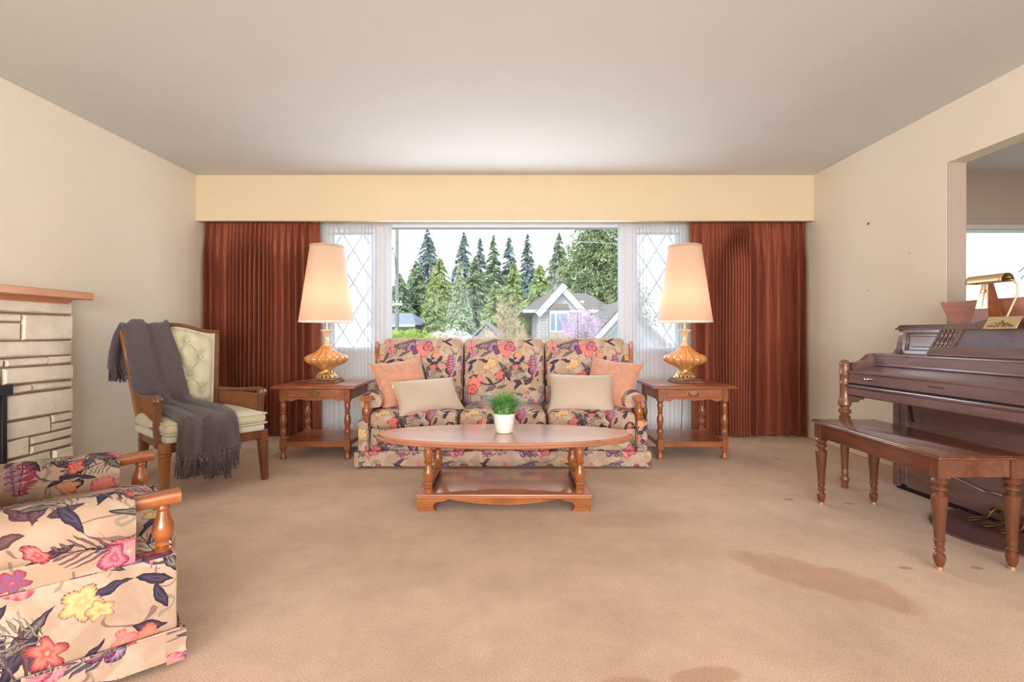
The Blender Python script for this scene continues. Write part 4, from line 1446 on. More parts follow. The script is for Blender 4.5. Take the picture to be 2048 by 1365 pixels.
# frame: stiles and camel top rail
for s in (-1, 1):
    mb = MB()
    q = [Vector((s*bw_(-.45), .005, -.24)), Vector((s*bw_(0), .005, 0)), Vector((s*bw_(.5), .004, BH*.5)), Vector((s*bw_(1), .0, BH+.012))]
    for a, b_ in zip(q, q[1:]):
        d = b_-a
        Ml = BM @ Matrix.Translation(a) @ d.to_track_quat('Z', 'Y').to_matrix().to_4x4()
        mb.box(-.016, .016, -.024, .024, -.002, d.length+.002, .004, 1, Ml)
    obj('back_stile', mb, M['chair_wood_gold'] if s < 0 else M['chair_wood'], wc)
mb = MB()
def tr(u, v):
    x = (2*u-1)*.302
    an = 2*PI*v
    c, s_ = math.cos(an), math.sin(an)
    c = math.copysign(abs(c)**.5, c); s_ = math.copysign(abs(s_)**.5, s_)
    return Vector((x, c*.026, btop(x)+.002+s_*.014))
mb.grid(tr, 28, 16, BM)
bmesh.ops.holes_fill(mb.bm, edges=[e for e in mb.bm.edges if e.is_boundary])
bmesh.ops.remove_doubles(mb.bm, verts=mb.bm.verts, dist=1e-5)
obj('top_rail', mb, M['chair_wood'], wc, 50)
# cane arms
for s in (-1, 1):
    am = thing('x', 'x', 'x')  # replaced below
    bpy.data.objects.remove(am)
    mb = MB()
    def ax(y):
        return s*(.245+.06*(1-min(1, max(0, y)/.7)))
    path = []
    for k in range(13):
        t_ = k/12
        y = .69-.565*t_
        z = .570+.030*t_**2
        path.append(Vector((ax(y), y, z)))
    path += [Vector((ax(.09), .09, .598)), Vector((ax(.07), .067, .588)), Vector((ax(.06), .065, .574))]
    rad = [.018]*13+[.021, .022, .018]
    mb.tube(path, rad, 12, flat=.8)
    mb.lathe([(.020, -.026), (.024, -.02), (.024, .02), (.020, .026)], seg=14, M=Matrix.Translation((ax(.06), .083, .577)) @ Matrix.Rotation(R(90), 4, 'Y'))
    a = obj('arm', mb, M['chair_wood'], wc, 50)
    mb = MB()
    y0 = .10
    mb.prism([(.055, .30), (.10, .30), (.125, .42), (.115, .50), (.10, .58), (.055, .58), (.075, .50), (.078, .42)], 'x', ax(.1)-.016, ax(.1)+.016)
    obj('arm_support', mb, M['chair_wood'], a)
    mb = MB()
    mb.tube([(ax(.1), .10, .40), (ax(.65), .68, .40)], .011, 6)
    obj('lower_rail', mb, M['chair_wood'], a)
    mb = MB()
    ya, yb, za, zb = .115, .67, .405, .565
    def pt(y, z):
        return Vector((ax(y), y, z))
    for k in range(28):
        y = ya+(yb-ya)*k/27
        mb.tube([pt(y, za), pt(y, zb)], .0022, 3, False)
    for k in range(9):
        z = za+(zb-za)*k/8
        mb.tube([pt(ya, z), pt(yb, z)], .0022, 3, False)
    for k in range(-8, 28, 1):
        y = ya+(yb-ya)*k/27
        for sg in (1, -1):
            yy0, yy1 = (y, y+(zb-za)) if sg > 0 else (y+(zb-za), y)
            p0, p1 = Vector((0, yy0, za)), Vector((0, yy1, zb))
            # clip to the panel
            ts = []
            for t_ in [i/8 for i in range(9)]:
                yv = yy0+(yy1-yy0)*t_
                if ya <= yv <= yb:
                    ts.append(t_)
            if len(ts) > 1:
                f = lambda t_: pt(yy0+(yy1-yy0)*t_, za+(zb-za)*t_)
                mb.tube([f(ts[0]), f(ts[-1])], .0018, 3, False)
    obj('cane_panel', mb, M['cane'], a, None)

# ---------------------------------------------------------------- the throw over the chair
th = thing('throw_blanket', 'charcoal knitted throw with tasselled fringe draped over the green tufted armchair', 'blanket', (-1.838, 3.12, 0), ang)
pathp = [ # (y, z, x_left, x_right)
 (.905, .735, -.375, -.10), (.915, .84, -.37, -.09), (.905, .96, -.355, -.06), (.880, 1.035, -.335, -.035), (.840, 1.072, -.325, -.03), (.785, 1.055, -.318, -.03), (.742, .985, -.312, -.028),
 (.705, .88, -.302, -.012), (.672, .76, -.290, .0), (.642, .64, -.280, .012), (.610, .555, -.25, .02), (.55, .517, -.24, .035), (.47, .507, -.238, .055),
 (.36, .507, -.24, .075), (.20, .506, -.245, .085), (.07, .498, -.250, .09), (-.035, .480, -.245, .095), (-.078, .43, -.245, .098), (-.084, .36, -.25, .104), (-.088, .285, -.255, .112)]
def cr(pts, t):
    n = len(pts)-1
    k = min(int(t*n), n-1)
    f = t*n-k
    p0, p1, p2, p3 = pts[max(k-1, 0)], pts[k], pts[k+1], pts[min(k+2, n)]
    return [0.5*((2*b_)+(-a+c)*f+(2*a-5*b_+4*c-d)*f*f+(-a+3*b_-3*c+d)*f**3) for a, b_, c, d in zip(p0, p1, p2, p3)]
def cr_(pts, t):
    return cr(pts, t)
def thr(u, v):
    y, z, xl, xr = cr(pathp, v)
    y2, z2, _, _ = cr(pathp, min(1, v+.01)); y1, z1, _, _ = cr(pathp, max(0, v-.01))
    ty, tz = y2-y1, z2-z1
    l = math.hypot(ty, tz) or 1
    ny, nz = -tz/l, ty/l
    if v > .2 and (ny > 0 and nz < 0):
        ny, nz = -ny, -nz
    fold = .028*math.sin(2*PI*(1.35*u+.35*v)+1.2)*(.55+.45*math.sin(5*v+1))+.012*math.sin(2*PI*(2.6*u-1.1*v)+.5)+.004*math.sin(23*v+7*u)
    fold = max(fold, -.010)+.010
    if v > .8:
        fold += .014*math.sin(2*PI*3.2*u+.7)*min(1, (v-.8)/.15)
    sg = -1
    # outward normal: away from the chair
    oy, oz = (tz/l, -ty/l)
    x = xl+(xr-xl)*u+.012*math.sin(9*v+3*u)
    hang = .03*math.sin(2.6*u+.4)*max(0, (v-.9)/.1)
    return Vector((x, y-oy*fold*(1 if True else 0), z-oz*fold-hang))
mb = MB(); mb.grid(thr, 44, 110)
def thuv(co, n):
    return (co.x, co.z*.9-co.y*.9)
kn = obj('knit_body', mb, M['throw'], th, None, uv=thuv)
for p in kn.data.polygons:
    p.use_smooth = True
sm = kn.modifiers.new('thickness', 'SOLIDIFY'); sm.thickness = .010; sm.offset = 0
tb = MB()
rt = random.Random(5)
for k in range(9):
    a = 2*PI*k/9
    r_ = .008 if k else 0
    x, y = r_*math.cos(a), r_*math.sin(a)
    tb.tube([(x*.3, y*.3, 0), (x*.8, y*.8, -.018), (x*.5, y*.5, -.024), (x*1.2+rt.uniform(-.003, .003), y*1.2, -.06), (x*1.5+rt.uniform(-.006, .006), y*1.4+rt.uniform(-.004, .004), -.105)], [.0035, .0035, .003, .003, .0018], 5)
tb.lathe([(.004, -.028), (.010, -.024), (.011, -.018), (.009, -.010), (.004, -.004)], seg=8)
t0 = obj('tassel', tb, M['fringe'], kn)
first = True
spots = []
for i in range(17):
    u = (i+.5)/17
    spots.append((thr(u, 1.0), rt.uniform(-.25, .25), rt.uniform(1.15, 1.4)))
for i in range(6):           # the second corner of the throw hanging lower
    p = Vector((-.07+.021*i, -.074, .215-.006*abs(i-2.5)))
    spots.append((p, rt.uniform(-.2, .2), rt.uniform(1.0, 1.2)))
for i in range(9):
    u = (i+.5)/9
    spots.append((thr(u*.75, 0.0)+Vector((0, 0, .01)), rt.uniform(-.2, .2), rt.uniform(.9, 1.15)))
for p, r_, s_ in spots:
    if first:
        o = t0; first = False
    else:
        o = t0.copy(); COL.objects.link(o)
    o.location = p+Vector((0, -.002, .006))
    o.rotation_euler = (r_*.5, r_, rt.uniform(0, 6))
    o.scale = (1.3, 1.3, s_)
mb = MB()
mb.grid(lambda u, v: Vector((-.085+.135*u, -.070-.003*math.sin(6*u), .285-.070*v-.004*math.sin(9*u))), 10, 6)
cf = obj('under_corner', mb, M['throw'], th, None, uv=thuv)
sm = cf.modifiers.new('thickness', 'SOLIDIFY'); sm.thickness = .009

# ================================================================ piano
pang = math.atan2(-.998, .06)
pn = thing('upright_piano', 'brown walnut spinet piano with closed lid against the right wall', 'piano', (2.10, 3.165, 0), pang)
PL, PD = 1.45, .575
leg_prof = [(.016, 0), (.020, .006), (.018, .030), (.026, .046), (.027, .060), (.018, .078), (.016, .084), (.021, .090), (.021, .098), (.017, .104), (.019, .13), (.026, .30), (.031, .43), (.031, .455), (.022, .462), (.022, .468), (.035, .478), (.036, .492), (.024, .505), (.024, .512), (.036, .525), (.037, .545), (.028, .565), (.027, .60), (.027, .655), (.029, .658), (.029, .664), (.027, .668), (.027, .715), (.029, .718), (.029, .724), (.027, .728), (.027, .775), (.030, .778), (.030, .785), (.026, .795), (.018, .806), (.008, .811)]
for u in (0, PL):
    mb = MB(); mb.lathe(leg_prof, u, 0, 0, 20)
    obj('leg', mb, M['walnut_leg'], pn)
side = [(.02, .588), (.02, .795), (.06, .800), (.095, .815), (.125, .842), (.150, .853), (.29, .853), (.315, .860), (.332, .885), (.342, .935), (.352, .985), (.348, 1.0), (PD, 1.0), (PD, .02), (.31, .02), (.31, .588)]
for u in (.012, PL-.048):
    mb = MB(); mb.prism(side, 'x', u, u+.036)
    obj('side_panel', mb, M['walnut'], pn, 30)
mb = MB()
mb.box(.0, PL, .005, .32, .588, .630, .004, 1)
mb.box(.0, PL, -.004, .02, .592, .640, .004, 1)
mb.box(.0, PL, -.010, .02, .640, .660, .006, 2)
for u, s in ((.03, 1), (PL-.03, -1)):
    mb.prism([(u, .588), (u+s*.11, .588), (u+s*.10, .575), (u+s*.07, .568), (u+s*.06, .556), (u+s*.03, .548), (u, .545)], 'y', .0, .022)
obj('key_bed', mb, M['walnut'], pn)
mb = MB(); mb.box(.03, PL-.03, .006, .03, .658, .668)
obj('key_slip_felt', mb, M['black'], pn)  # black strip, the dark of the gap put into its colour
mb = MB()
mb.box(.028, PL-.028, .0, .016, .668, .735, .003, 1)
mb.prism([(-.006, .728), (-.008, .736), (-.002, .744), (.012, .748), (.155, .776), (.155, .768), (.012, .736)], 'x', .028, PL-.028)
fbd = obj('fallboard', mb, M['walnut'], pn, 30)
for u in (.19, PL-.19):
    mb = MB()
    Mk = Matrix.Translation((u, -.001, .704)) @ Matrix.Rotation(R(90), 4, 'X')
    mb.lathe([(.006, 0), (.005, .010), (.010, .016), (.011, .022), (.006, .028)], seg=14, M=Mk)
    mb.prism([(u-.034, .704), (u-.024, .709), (u-.012, .707), (u, .714), (u+.012, .707), (u+.024, .709), (u+.034, .704), (u+.024, .699), (u+.012, .701), (u, .694), (u-.012, .701), (u-.024, .699)], 'y', -.003, .0)
    obj('knob', mb, M['chrome'], fbd)
# maker's lettering on the fallboard
cu = bpy.data.curves.new('lettering', 'FONT')
cu.body = 'WURLITZER'
cu.size = .0165
cu.align_x = 'CENTER'
cu.extrude = .0004
cu.space_character = 1.05
tmp = bpy.data.objects.new('lettering_curve', cu)
COL.objects.link(tmp)
bpy.context.view_layer.update()
me = bpy.data.meshes.new_from_object(tmp.evaluated_get(bpy.context.evaluated_depsgraph_get()))
bpy.data.objects.remove(tmp)
me.materials.clear(); me.materials.append(plain('dark_lettering', rgb(58, 44, 48), .5))
lt = bpy.data.objects.new('lettering', me); COL.objects.link(lt); lt.parent = fbd
lt.location = (.637, -.0008, .698); lt.rotation_euler = (PI/2, 0, 0)
mb = MB()
mb.box(.048, PL-.048, .158, .176, .785, .846, .003, 1)
mb.box(.048, PL-.048, .150, .178, .777, .790, .005, 2)
mb.box(.048, PL-.048, .152, .345, .838, .852, .005, 2)
mb.box(.048, PL-.048, .160, .18, .775, .78)
obj('music_shelf', mb, M['walnut'], pn)
# upper panel with recessed fields
UP = Matrix.Translation((0, .332, .850)) @ Matrix.Rotation(R(-5), 4, 'X')
mb = MB()
mb.box(.048, PL-.048, .014, .030, 0, .155, 0, 1, UP)
mb.box(.048, PL-.048, 0, .016, 0, .024, .003, 1, UP)
mb.box(.048, PL-.048, 0, .016, .130, .155, .003, 1, UP)
for a, b_ in ((.048, .075), (.345, .40), (PL-.40, PL-.345), (PL-.075, PL-.048)):
    mb.box(a, b_, 0, .016, .02, .135, .003, 1, UP)
for a, b_ in ((.075, .345), (PL-.345, PL-.075)):
    for (x0, x1, z0, z1) in ((a, b_, .022, .030), (a, b_, .124, .132), (a, a+.010, .03, .124), (b_-.010, b_, .03, .124)):
        mb.box(x0, x1, .006, .016, z0, z1, .003, 1, UP)
    mb.box(a+.028, b_-.028, .008, .02, .045, .112, .004, 1, UP)
obj('upper_panel', mb, M['walnut'], pn)
mb = MB()
mb.box(.0, PL, .332, PD+.005, 1.0, 1.012, .004, 2)
mb.box(.006, PL-.006, .342, PD, 1.012, 1.022, .004, 2)
mb.box(.012, PL-.012, .348, PD, 1.020, 1.030, .005, 2)
obj('lid', mb, M['walnut'], pn)
# music desk, leaning, with spindles and a lattice
DM = Matrix.Translation((0, .235, .852)) @ Matrix.Rotation(-math.atan2(.10, .165), 4, 'X')
DL0, DL1 = .335, PL-.335
mb = MB()
mb.box(DL0, DL1, -.010, .010, 0, .055, .003, 1, DM)
top = [(DL0, .165), (DL0+.02, .192), (DL0+.10, .194)]
for k in range(11):
    t_ = k/10
    top.append((DL0+.12+.20*t_, .195+.045*(.5-.5*math.cos(PI*t_))))
poly = top+[(2*.725-x, z) for x, z in reversed(top)]
mb.prism(poly, 'y', -.012, .012, DM)
sp_w = .115
for a, b_ in ((DL0, DL0+.016), (DL0+sp_w, DL0+sp_w+.022), (DL1-sp_w-.022, DL1-sp_w), (DL1-.016, DL1)):
    mb.box(a, b_, -.010, .010, .05, .170, .002, 1, DM)
md = obj('music_desk', mb, M['walnut'], pn, 30)
mb = MB(); mb.box(DL0+.01, DL1-.01, .006, .009, .05, .17, 0, 1, DM)
obj('backing', mb, plain('blue_grey_grille_cloth', rgb(176, 194, 226), .35, coat=.5), md)  # backing tinted pale blue, the window's reflection put into its colour
spp = [(.007, 0), (.010, .008), (.006, .016), (.012, .030), (.010, .042), (.006, .050), (.011, .058), (.006, .066), (.010, .076), (.012, .090), (.006, .102), (.010, .110), (.007, .118)]
s0 = None
for base in (DL0+.016, DL1-sp_w):
    for k in range(4):
        x = base+.012+.025*k
        if s0 is None:
            mb = MB(); mb.lathe(spp, 0, 0, 0, 10)
            s0 = obj('spindle', mb, M['walnut'], md); o = s0
        else:
            o = s0.copy(); COL.objects.link(o)
        o.matrix_local = DM @ Matrix.Translation((x, -.002, .052))
mb = MB()
la, lb = DL0+sp_w+.02, DL1-sp_w-.02
za, zb = .054, .166
st = .0125
k = int((la-(zb-za))/st)
while k*st < lb:
    x = k*st
    for sg in (1, -1):
        x0_, x1_ = (x, x+(zb-za)) if sg > 0 else (x+(zb-za), x)
        t0_, t1_ = 0, 1
        dx = x1_-x0_
        for lim, lo in ((la, True), (lb, False)):
            tc_ = (lim-x0_)/dx
            if (dx > 0) == lo:
                t0_ = max(t0_, tc_)
            else:
                t1_ = min(t1_, tc_)
        if t1_-t0_ > .02:
            mb.tube([(x0_+dx*t0_, -.002, za+(zb-za)*t0_), (x0_+dx*t1_, -.002, za+(zb-za)*t1_)], .0014, 3, False, DM)
    k += 1
obj('lattice', mb, M['walnut'], md)
# lower case
mb = MB()
mb.box(.048, PL-.048, .345, .36, .06, .60, 0)
mb.box(.048, .10, .322, .36, .04, .60, .003, 1)
mb.box(PL-.10, PL-.048, .322, .36, .04, .60, .003, 1)
arch = [(.10, .18)]
for k in range(9):
    t_ = k/8
    arch.append((.10+.48*t_, .20-.055*t_**1.5))
arch += [(.60, .150), (.62, .155), (.725, .155)]
arch2 = arch+[(PL-x, z) for x, z in reversed(arch)]
mb.prism([(.10, .03)]+arch2+[(PL-.10, .03)], 'y', .325, .352)
obj('lower_panel', mb, M['walnut'], pn, 30)
mb = MB(); mb.tube([(x, .323, z+.004) for x, z in arch2], .004, 6)
obj('arched_moulding', mb, M['walnut'], pn)
mb = MB(); mb.box(.012, PL-.012, .335, PD, .0, .03)
obj('bottom_board', mb, M['black'], pn)  # black board painting the shadow gap under the case
mb = MB()
mb.tube([(.125, .318, .60), (.135, .314, .56), (.130, .316, .53), (.150, .313, .48), (.155, .316, .44)], .007, 7)
obj('lamp_cord', mb, M['black'], pn)
for k, u in enumerate((.645, .725, .805)):
    mb = MB()
    P_ = [(u, .325, .085), (u, .300, .088), (u, .280, .070), (u, .262, .046), (u, .23, .038), (u, .19, .036), (u, .155, .034)]
    rr = [.013, .013, .012, .012, .015, .019, .012]
    mb.tube(P_, rr, 12, flat=.55)
    mb.lathe([(.020, 0), (.020, .004), (.014, .006)], seg=14, M=Matrix.Translation((u, .324, .085)) @ Matrix.Rotation(R(90), 4, 'X'))
    obj('pedal', mb, M['old_brass'], pn, 60)

# things on and around the piano
pmat = thing('pedal_mat', 'dark brown oval mat on the carpet under the piano pedals', 'mat', (2.50, 2.42, 0.001))
mb = MB()
ov = [(.39*math.cos(2*PI*k/48), .34*math.sin(2*PI*k/48)) for k in range(48)]
ov = [(min(x, .0+.13), y) for x, y in ov]
mb.prism(ov, 'z', 0, .006)
obj('mat_body', mb, M['mat'], pmat)
mb = MB()
mb.tube([(x, y, .005) for x, y in ov+ov[:1]], .004, 5, False)
obj('bound_edge', mb, M['mat'], pmat)

PM = Matrix.Translation((2.10, 3.165, 0)) @ Matrix.Rotation(pang, 4, 'Z')
def on_piano(u, v, z):
    return PM @ Vector((u, v, z))
pl = thing('planter_box', 'reddish wooden trough planter with slanted ends on top of the piano', 'planter', on_piano(.74, .522, 1.030), pang)
mb = MB()
ta, tb_, hh = .55, .505, .132
sides = [((-tb_, -.070), (tb_, -.070), (-ta, -.088), (ta, -.088))]
def quadbox(a, b_, c, d, th_):
    """slanted board from bottom edge a-b to top edge c-d, thickness th_ along given normal"""
    n = (Vector(b_)-Vector(a)).cross(Vector(c)-Vector(a)).normalized()*th_
    vs = [mb.bm.verts.new(p) for p in (Vector(a), Vector(b_), Vector(d), Vector(c))]+[mb.bm.verts.new(Vector(p)+n) for p in (a, b_, d, c)]
    f = [(0, 1, 2, 3), (7, 6, 5, 4), (0, 4, 5, 1), (1, 5, 6, 2), (2, 6, 7, 3), (3, 7, 4, 0)]
    for q in f:
        mb.bm.faces.new([vs[i] for i in q])
quadbox((-tb_, -.050, 0), (tb_, -.050, 0), (-ta, -.068, hh), (ta, -.068, hh), -.010)
quadbox((-tb_, .050, 0), (tb_, .050, 0), (-ta, .068, hh), (ta, .068, hh), .010)
quadbox((-tb_, -.050, 0), (-tb_, .050, 0), (-ta, -.068, hh), (-ta, .068, hh), .010)
quadbox((tb_, -.050, 0), (tb_, .050, 0), (ta, -.068, hh), (ta, .068, hh), -.010)
mb.box(-tb_, tb_, -.05, .05, 0, .010)
bmesh.ops.recalc_face_normals(mb.bm, faces=mb.bm.faces)
obj('trough', mb, M['cherry'], pl)
mb = MB(); mb.box(-tb_-.025, tb_+.025, -.058, .058, .085, .095)
obj('soil', mb, M['black'], pl)
sg_ = thing('trailing_plant', 'small green leafy sprig rising from the trough planter at the right edge', 'plant', on_piano(.635, .522, 1.12), pang)
leafm = plain('sprig_leaf', rgb(74, 98, 84), .5)
stems = [[(0, 0, 0), (.02, .0, .10), (.0, .0, .17), (-.03, .0, .20), (-.055, .0, .185)], [(0, 0, 0), (.05, .01, .12), (.06, .01, .23), (.035, .01, .262), (.0, 0, .242)], [(0, .01, 0), (.08, .02, .10), (.13, .02, .2)], [(-.0, .0, .17), (-.025, .0, .165), (-.045, .0, .150)]]
mb = MB()
for s_ in stems:
    mb.tube([cr(s_, i/16) for i in range(16)]+[s_[-1]], .0022, 5)
obj('stem', mb, leafm, sg_)
lm_ = MB()
pts8 = [(0, 0), (.010, .007), (.022, .009), (.034, .005), (.040, 0), (.034, -.005), (.022, -.009), (.010, -.007)]
lm_.prism(pts8, 'z', -.0012, .0012)
l0 = None
for (p, rx, ry, rz, s_) in (((-.055, 0, .185), 0, .3, 2.8, .42), ((-.045, 0, .150), .2, .9, 3.1, .35), ((-.03, 0, .20), .4, -.4, 2.4, .5), ((.0, 0, .24), 1.2, -.2, 2.6, .9), ((.035, .01, .262), 1.0, -.3, 2.9, .9), ((.06, .01, .22), 1, .2, .3, 1), ((.13, .02, .2), .8, -.3, .2, 1), ((.09, .02, .12), .6, .2, 1.2, 1), ((.02, 0, .10), .9, 0, 1.0, .9)):
    if l0 is None:
        l0 = obj('leaf', lm_, leafm, sg_); o = l0
    else:
        o = l0.copy(); COL.objects.link(o)
    o.location = p; o.rotation_euler = (rx, ry, rz); o.scale = (s_, s_, s_)

mt = thing('metronome', 'pyramid wooden metronome with mirrored front standing on the piano behind the brass lamp', 'metronome', on_piano(.514, .413, 1.030), pang)
mb = MB()
def frus(z0, z1, h0, h1, mb=mb):
    v = []
    for z, h_ in ((z0, h0), (z1, h1)):
        for a, b_ in ((-1, -1), (1, -1), (1, 1), (-1, 1)):
            v.append(mb.bm.verts.new((a*h_, b_*h_, z)))
    for i in range(4):
        mb.bm.faces.new((v[i], v[(i+1) % 4], v[4+(i+1) % 4], v[4+i]))
    mb.bm.faces.new(v[3::-1]); mb.bm.faces.new(v[4:])
hb = .047
frus(.004, .235, hb, .012)
frus(.235, .246, .012, .004)
for a in (-1, 1):
    for b_ in (-1, 1):
        mb.box(a*.036-.007, a*.036+.007, b_*.036-.007, b_*.036+.007, 0, .006)
obj('case', mb, M['metro_wood'], mt, 20)
mb = MB()
def mf(z):
    return hb+(.012-hb)*(z-.004)/.231
q0, q1 = .080, .228
for zz in ():
    pass
vs = [mb.bm.verts.new(p) for p in ((-mf(q0)+.006, -mf(q0)-.0015, q0), (mf(q0)-.006, -mf(q0)-.0015, q0), (mf(q1)-.003, -mf(q1)-.0015, q1), (-mf(q1)+.003, -mf(q1)-.0015, q1))]
vb = [mb.bm.verts.new(v.co+Vector((0, .003, 0))) for v in vs]
mb.bm.faces.new(vs); mb.bm.faces.new(list(reversed(vb)))
for i in range(4):
    mb.bm.faces.new((vs[i], vb[i], vb[(i+1) % 4], vs[(i+1) % 4]))
bmesh.ops.recalc_face_normals(mb.bm, faces=mb.bm.faces)
obj('mirrored_front', mb, M['chrome'], mt)
mb = MB()
for s in (-1, 1):
    mb.tube([(s*(mf(q0)-.004), -mf(q0)-.002, q0), (s*(mf(q1)-.001), -mf(q1)-.002, q1)], .0028, 5)
mb.tube([(0, -mf(.09)-.004, .09), (0, -mf(.215)-.004, .215)], .002, 5)
mb.box(-.008, .008, -mf(.17)-.009, -mf(.17)-.003, .165, .182, .002, 1)
obj('pendulum', mb, M['brass'], mt)

# brass banker's lamp clipped to the music desk
bl_ = thing('piano_lamp', 'brass piano lamp with half-round shade and ornate plate clipped on the music desk', 'lamp', on_piano(.700, .330, 1.032), pang)
PMi = (Matrix.Translation(on_piano(.700, .330, 1.032)) @ Matrix.Rotation(pang, 4, 'Z')).inverted()
DMr = Matrix.Translation((0, .0, .0)) @ Matrix.Rotation(-math.atan2(.10, .165), 4, 'X')
mb = MB()
mb.box(-.082, .082, -.036, -.032, -.058, .014, .002, 1, DMr)
mb.box(-.07, .07, -.034, .012, .010, .014, .001, 1, DMr)
obj('plate', mb, M['brass'], bl_)
mb = MB()
ro = random.Random(9)
for s in (-1, 1):
    for (x, z, r_) in ((.008, -.030, .009), (.020, -.038, .007), (.030, -.028, .006), (.040, -.038, .006), (.050, -.046, .005), (.012, -.046, .007), (.026, -.048, .006), (.038, -.048, .005), (.060, -.048, .004), (.046, -.030, .004), (.0, -.016, .006)):
        mb.lathe([(r_, 0), (r_*.8, r_*.5), (r_*.3, r_*.75)], seg=8, M=DMr @ Matrix.Translation((s*x, -.035, z)) @ Matrix.Rotation(R(90), 4, 'X'))
    mb.tube([DMr @ Vector((s*.005, -.038, -.048)), DMr @ Vector((s*.025, -.040, -.034)), DMr @ Vector((s*.045, -.040, -.040)), DMr @ Vector((s*.066, -.038, -.044))], .0022, 5)
obj('cast_ornament', mb, M['old_brass'], bl_)
mb = MB()
nk = [(-.022, 0, .012), (-.016, .003, .03), (.002, .008, .08), (.020, .013, .13), (.026, .014, .165), (.020, .010, .195), (.004, .0, .212), (-.012, -.006, .214)]
mb.tube([cr(nk, i/30) for i in range(30)], .0050, 8)
obj('gooseneck', mb, M['brass'], bl_)
mb = MB()
SL0, SL1, SR = -.188, .0, .034
ax0, axz = -.012, .212
def shd(u, v):
    an = R(-12)+R(204)*v
    return Vector((SL0+(SL1-SL0)*u, ax0+SR*math.cos(an), axz+.0+SR*math.sin(an)*1.0))
mb.grid(shd, 10, 18)
obs = obj('lamp_shade', mb, M['brass'], bl_, 60)
so = obs.modifiers.new('thickness', 'SOLIDIFY'); so.thickness = .002
for x in (SL0, SL1):
    mb = MB()
    poly = [(ax0+SR*math.cos(R(-12)+R(204)*k/18), axz+SR*math.sin(R(-12)+R(204)*k/18)) for k in range(19)]
    mb.prism(poly, 'x', x-.001, x+.001)
    if x > -.05:
        mb.lathe([(.010, 0), (.012, .006), (.008, .014), (.003, .018)], seg=12, M=Matrix.Translation((x, ax0, axz+.012)) @ Matrix.Rotation(R(90), 4, 'Y'))
    obj('shade_end', mb, M['old_brass'], obs)

# ---------------------------------------------------------------- piano bench
bn_ = thing('piano_bench', 'dark brown wooden bench with turned tapering legs in front of the piano', 'bench', (1.912, 2.462, 0))
mb = MB()
mb.box(-.190, .190, -.442, .442, .462, .474, .005, 2)
mb.box(-.184, .184, -.436, .436, .472, .480, .004, 2)
obj('seat', mb, M['bench_wood'], bn_)
mb = MB()
for s in (-1, 1):
    mb.box(s*.160-.009, s*.160+.009, -.39, .39, .385, .463, .002, 1)
    mb.box(-.15, .15, s*.405-.009, s*.405+.009, .385, .463, .002, 1)
obj('apron', mb, M['bench_wood'], bn_)
blp = [(.012, 0), (.013, .018), (.017, .026), (.022, .050), (.021, .062), (.013, .072), (.013, .078), (.019, .082), (.019, .088), (.015, .094), (.018, .11), (.017, .118), (.021, .122), (.021, .126), (.018, .130), (.022, .20), (.029, .285), (.029, .305), (.018, .318), (.018, .324), (.028, .332), (.028, .342), (.019, .350), (.029, .360), (.030, .370), (.022, .382)]
mb = MB()
mb.lathe(blp, 0, 0, 0, 16, rot=PI/8)
mb.box(-.025, .025, -.025, .025, .381, .463, .002, 1)
b0 = obj('leg', mb, M['bench_leg'], bn_, 32)
b0.location = (-.150, -.396, 0)
t1 = MB(); t1.lathe([(.0125, 0), (.0135, .010), (.0135, .014)], 0, 0, 0, 14)
tp0 = obj('brass_tip', t1, M['brass'], b0)
for x, y in ((.150, -.396), (-.150, .396), (.150, .396)):
    c = dup(b0, bn_); c.location = (x, y, 0)
# ================================================================ outside
g = MB(); g.box(-60, 60, YW+.13, 110, -2.2, -2.0)
def ground_mat():
    m, nt, b = newmat('lawn')
    t = N(nt, 'TexCoord')
    n = N(nt, 'TexNoise', {'Vector': t.outputs['Object'], 'Scale': .8, 'Detail': 5})
    r = ramp(nt, n.outputs[0], [(.35, rgb(96, 112, 70)), (.65, rgb(140, 150, 100))])
    nt.links.new(r.outputs[0], b.inputs['Base Color'])
    b.inputs['Roughness'].default_value = 1
    return m
struct(obj('lawn', g, ground_mat(), None, None))
def leafmat(name, a, b_, c, sc_=2.5):
    m, nt, b = newmat(name)
    t = N(nt, 'TexCoord')
    n = N(nt, 'TexNoise', {'Vector': t.outputs['Object'], 'Scale': sc_, 'Detail': 4, 'Roughness': .7})
    r = ramp(nt, n.outputs[0], [(.32, a), (.5, b_), (.68, c)])
    nt.links.new(r.outputs[0], b.inputs['Base Color'])
    b.inputs['Roughness'].default_value = .8
    b.inputs['Specular IOR Level'].default_value = .2
    b.inputs['Transmission Weight'].default_value = 0
    return m
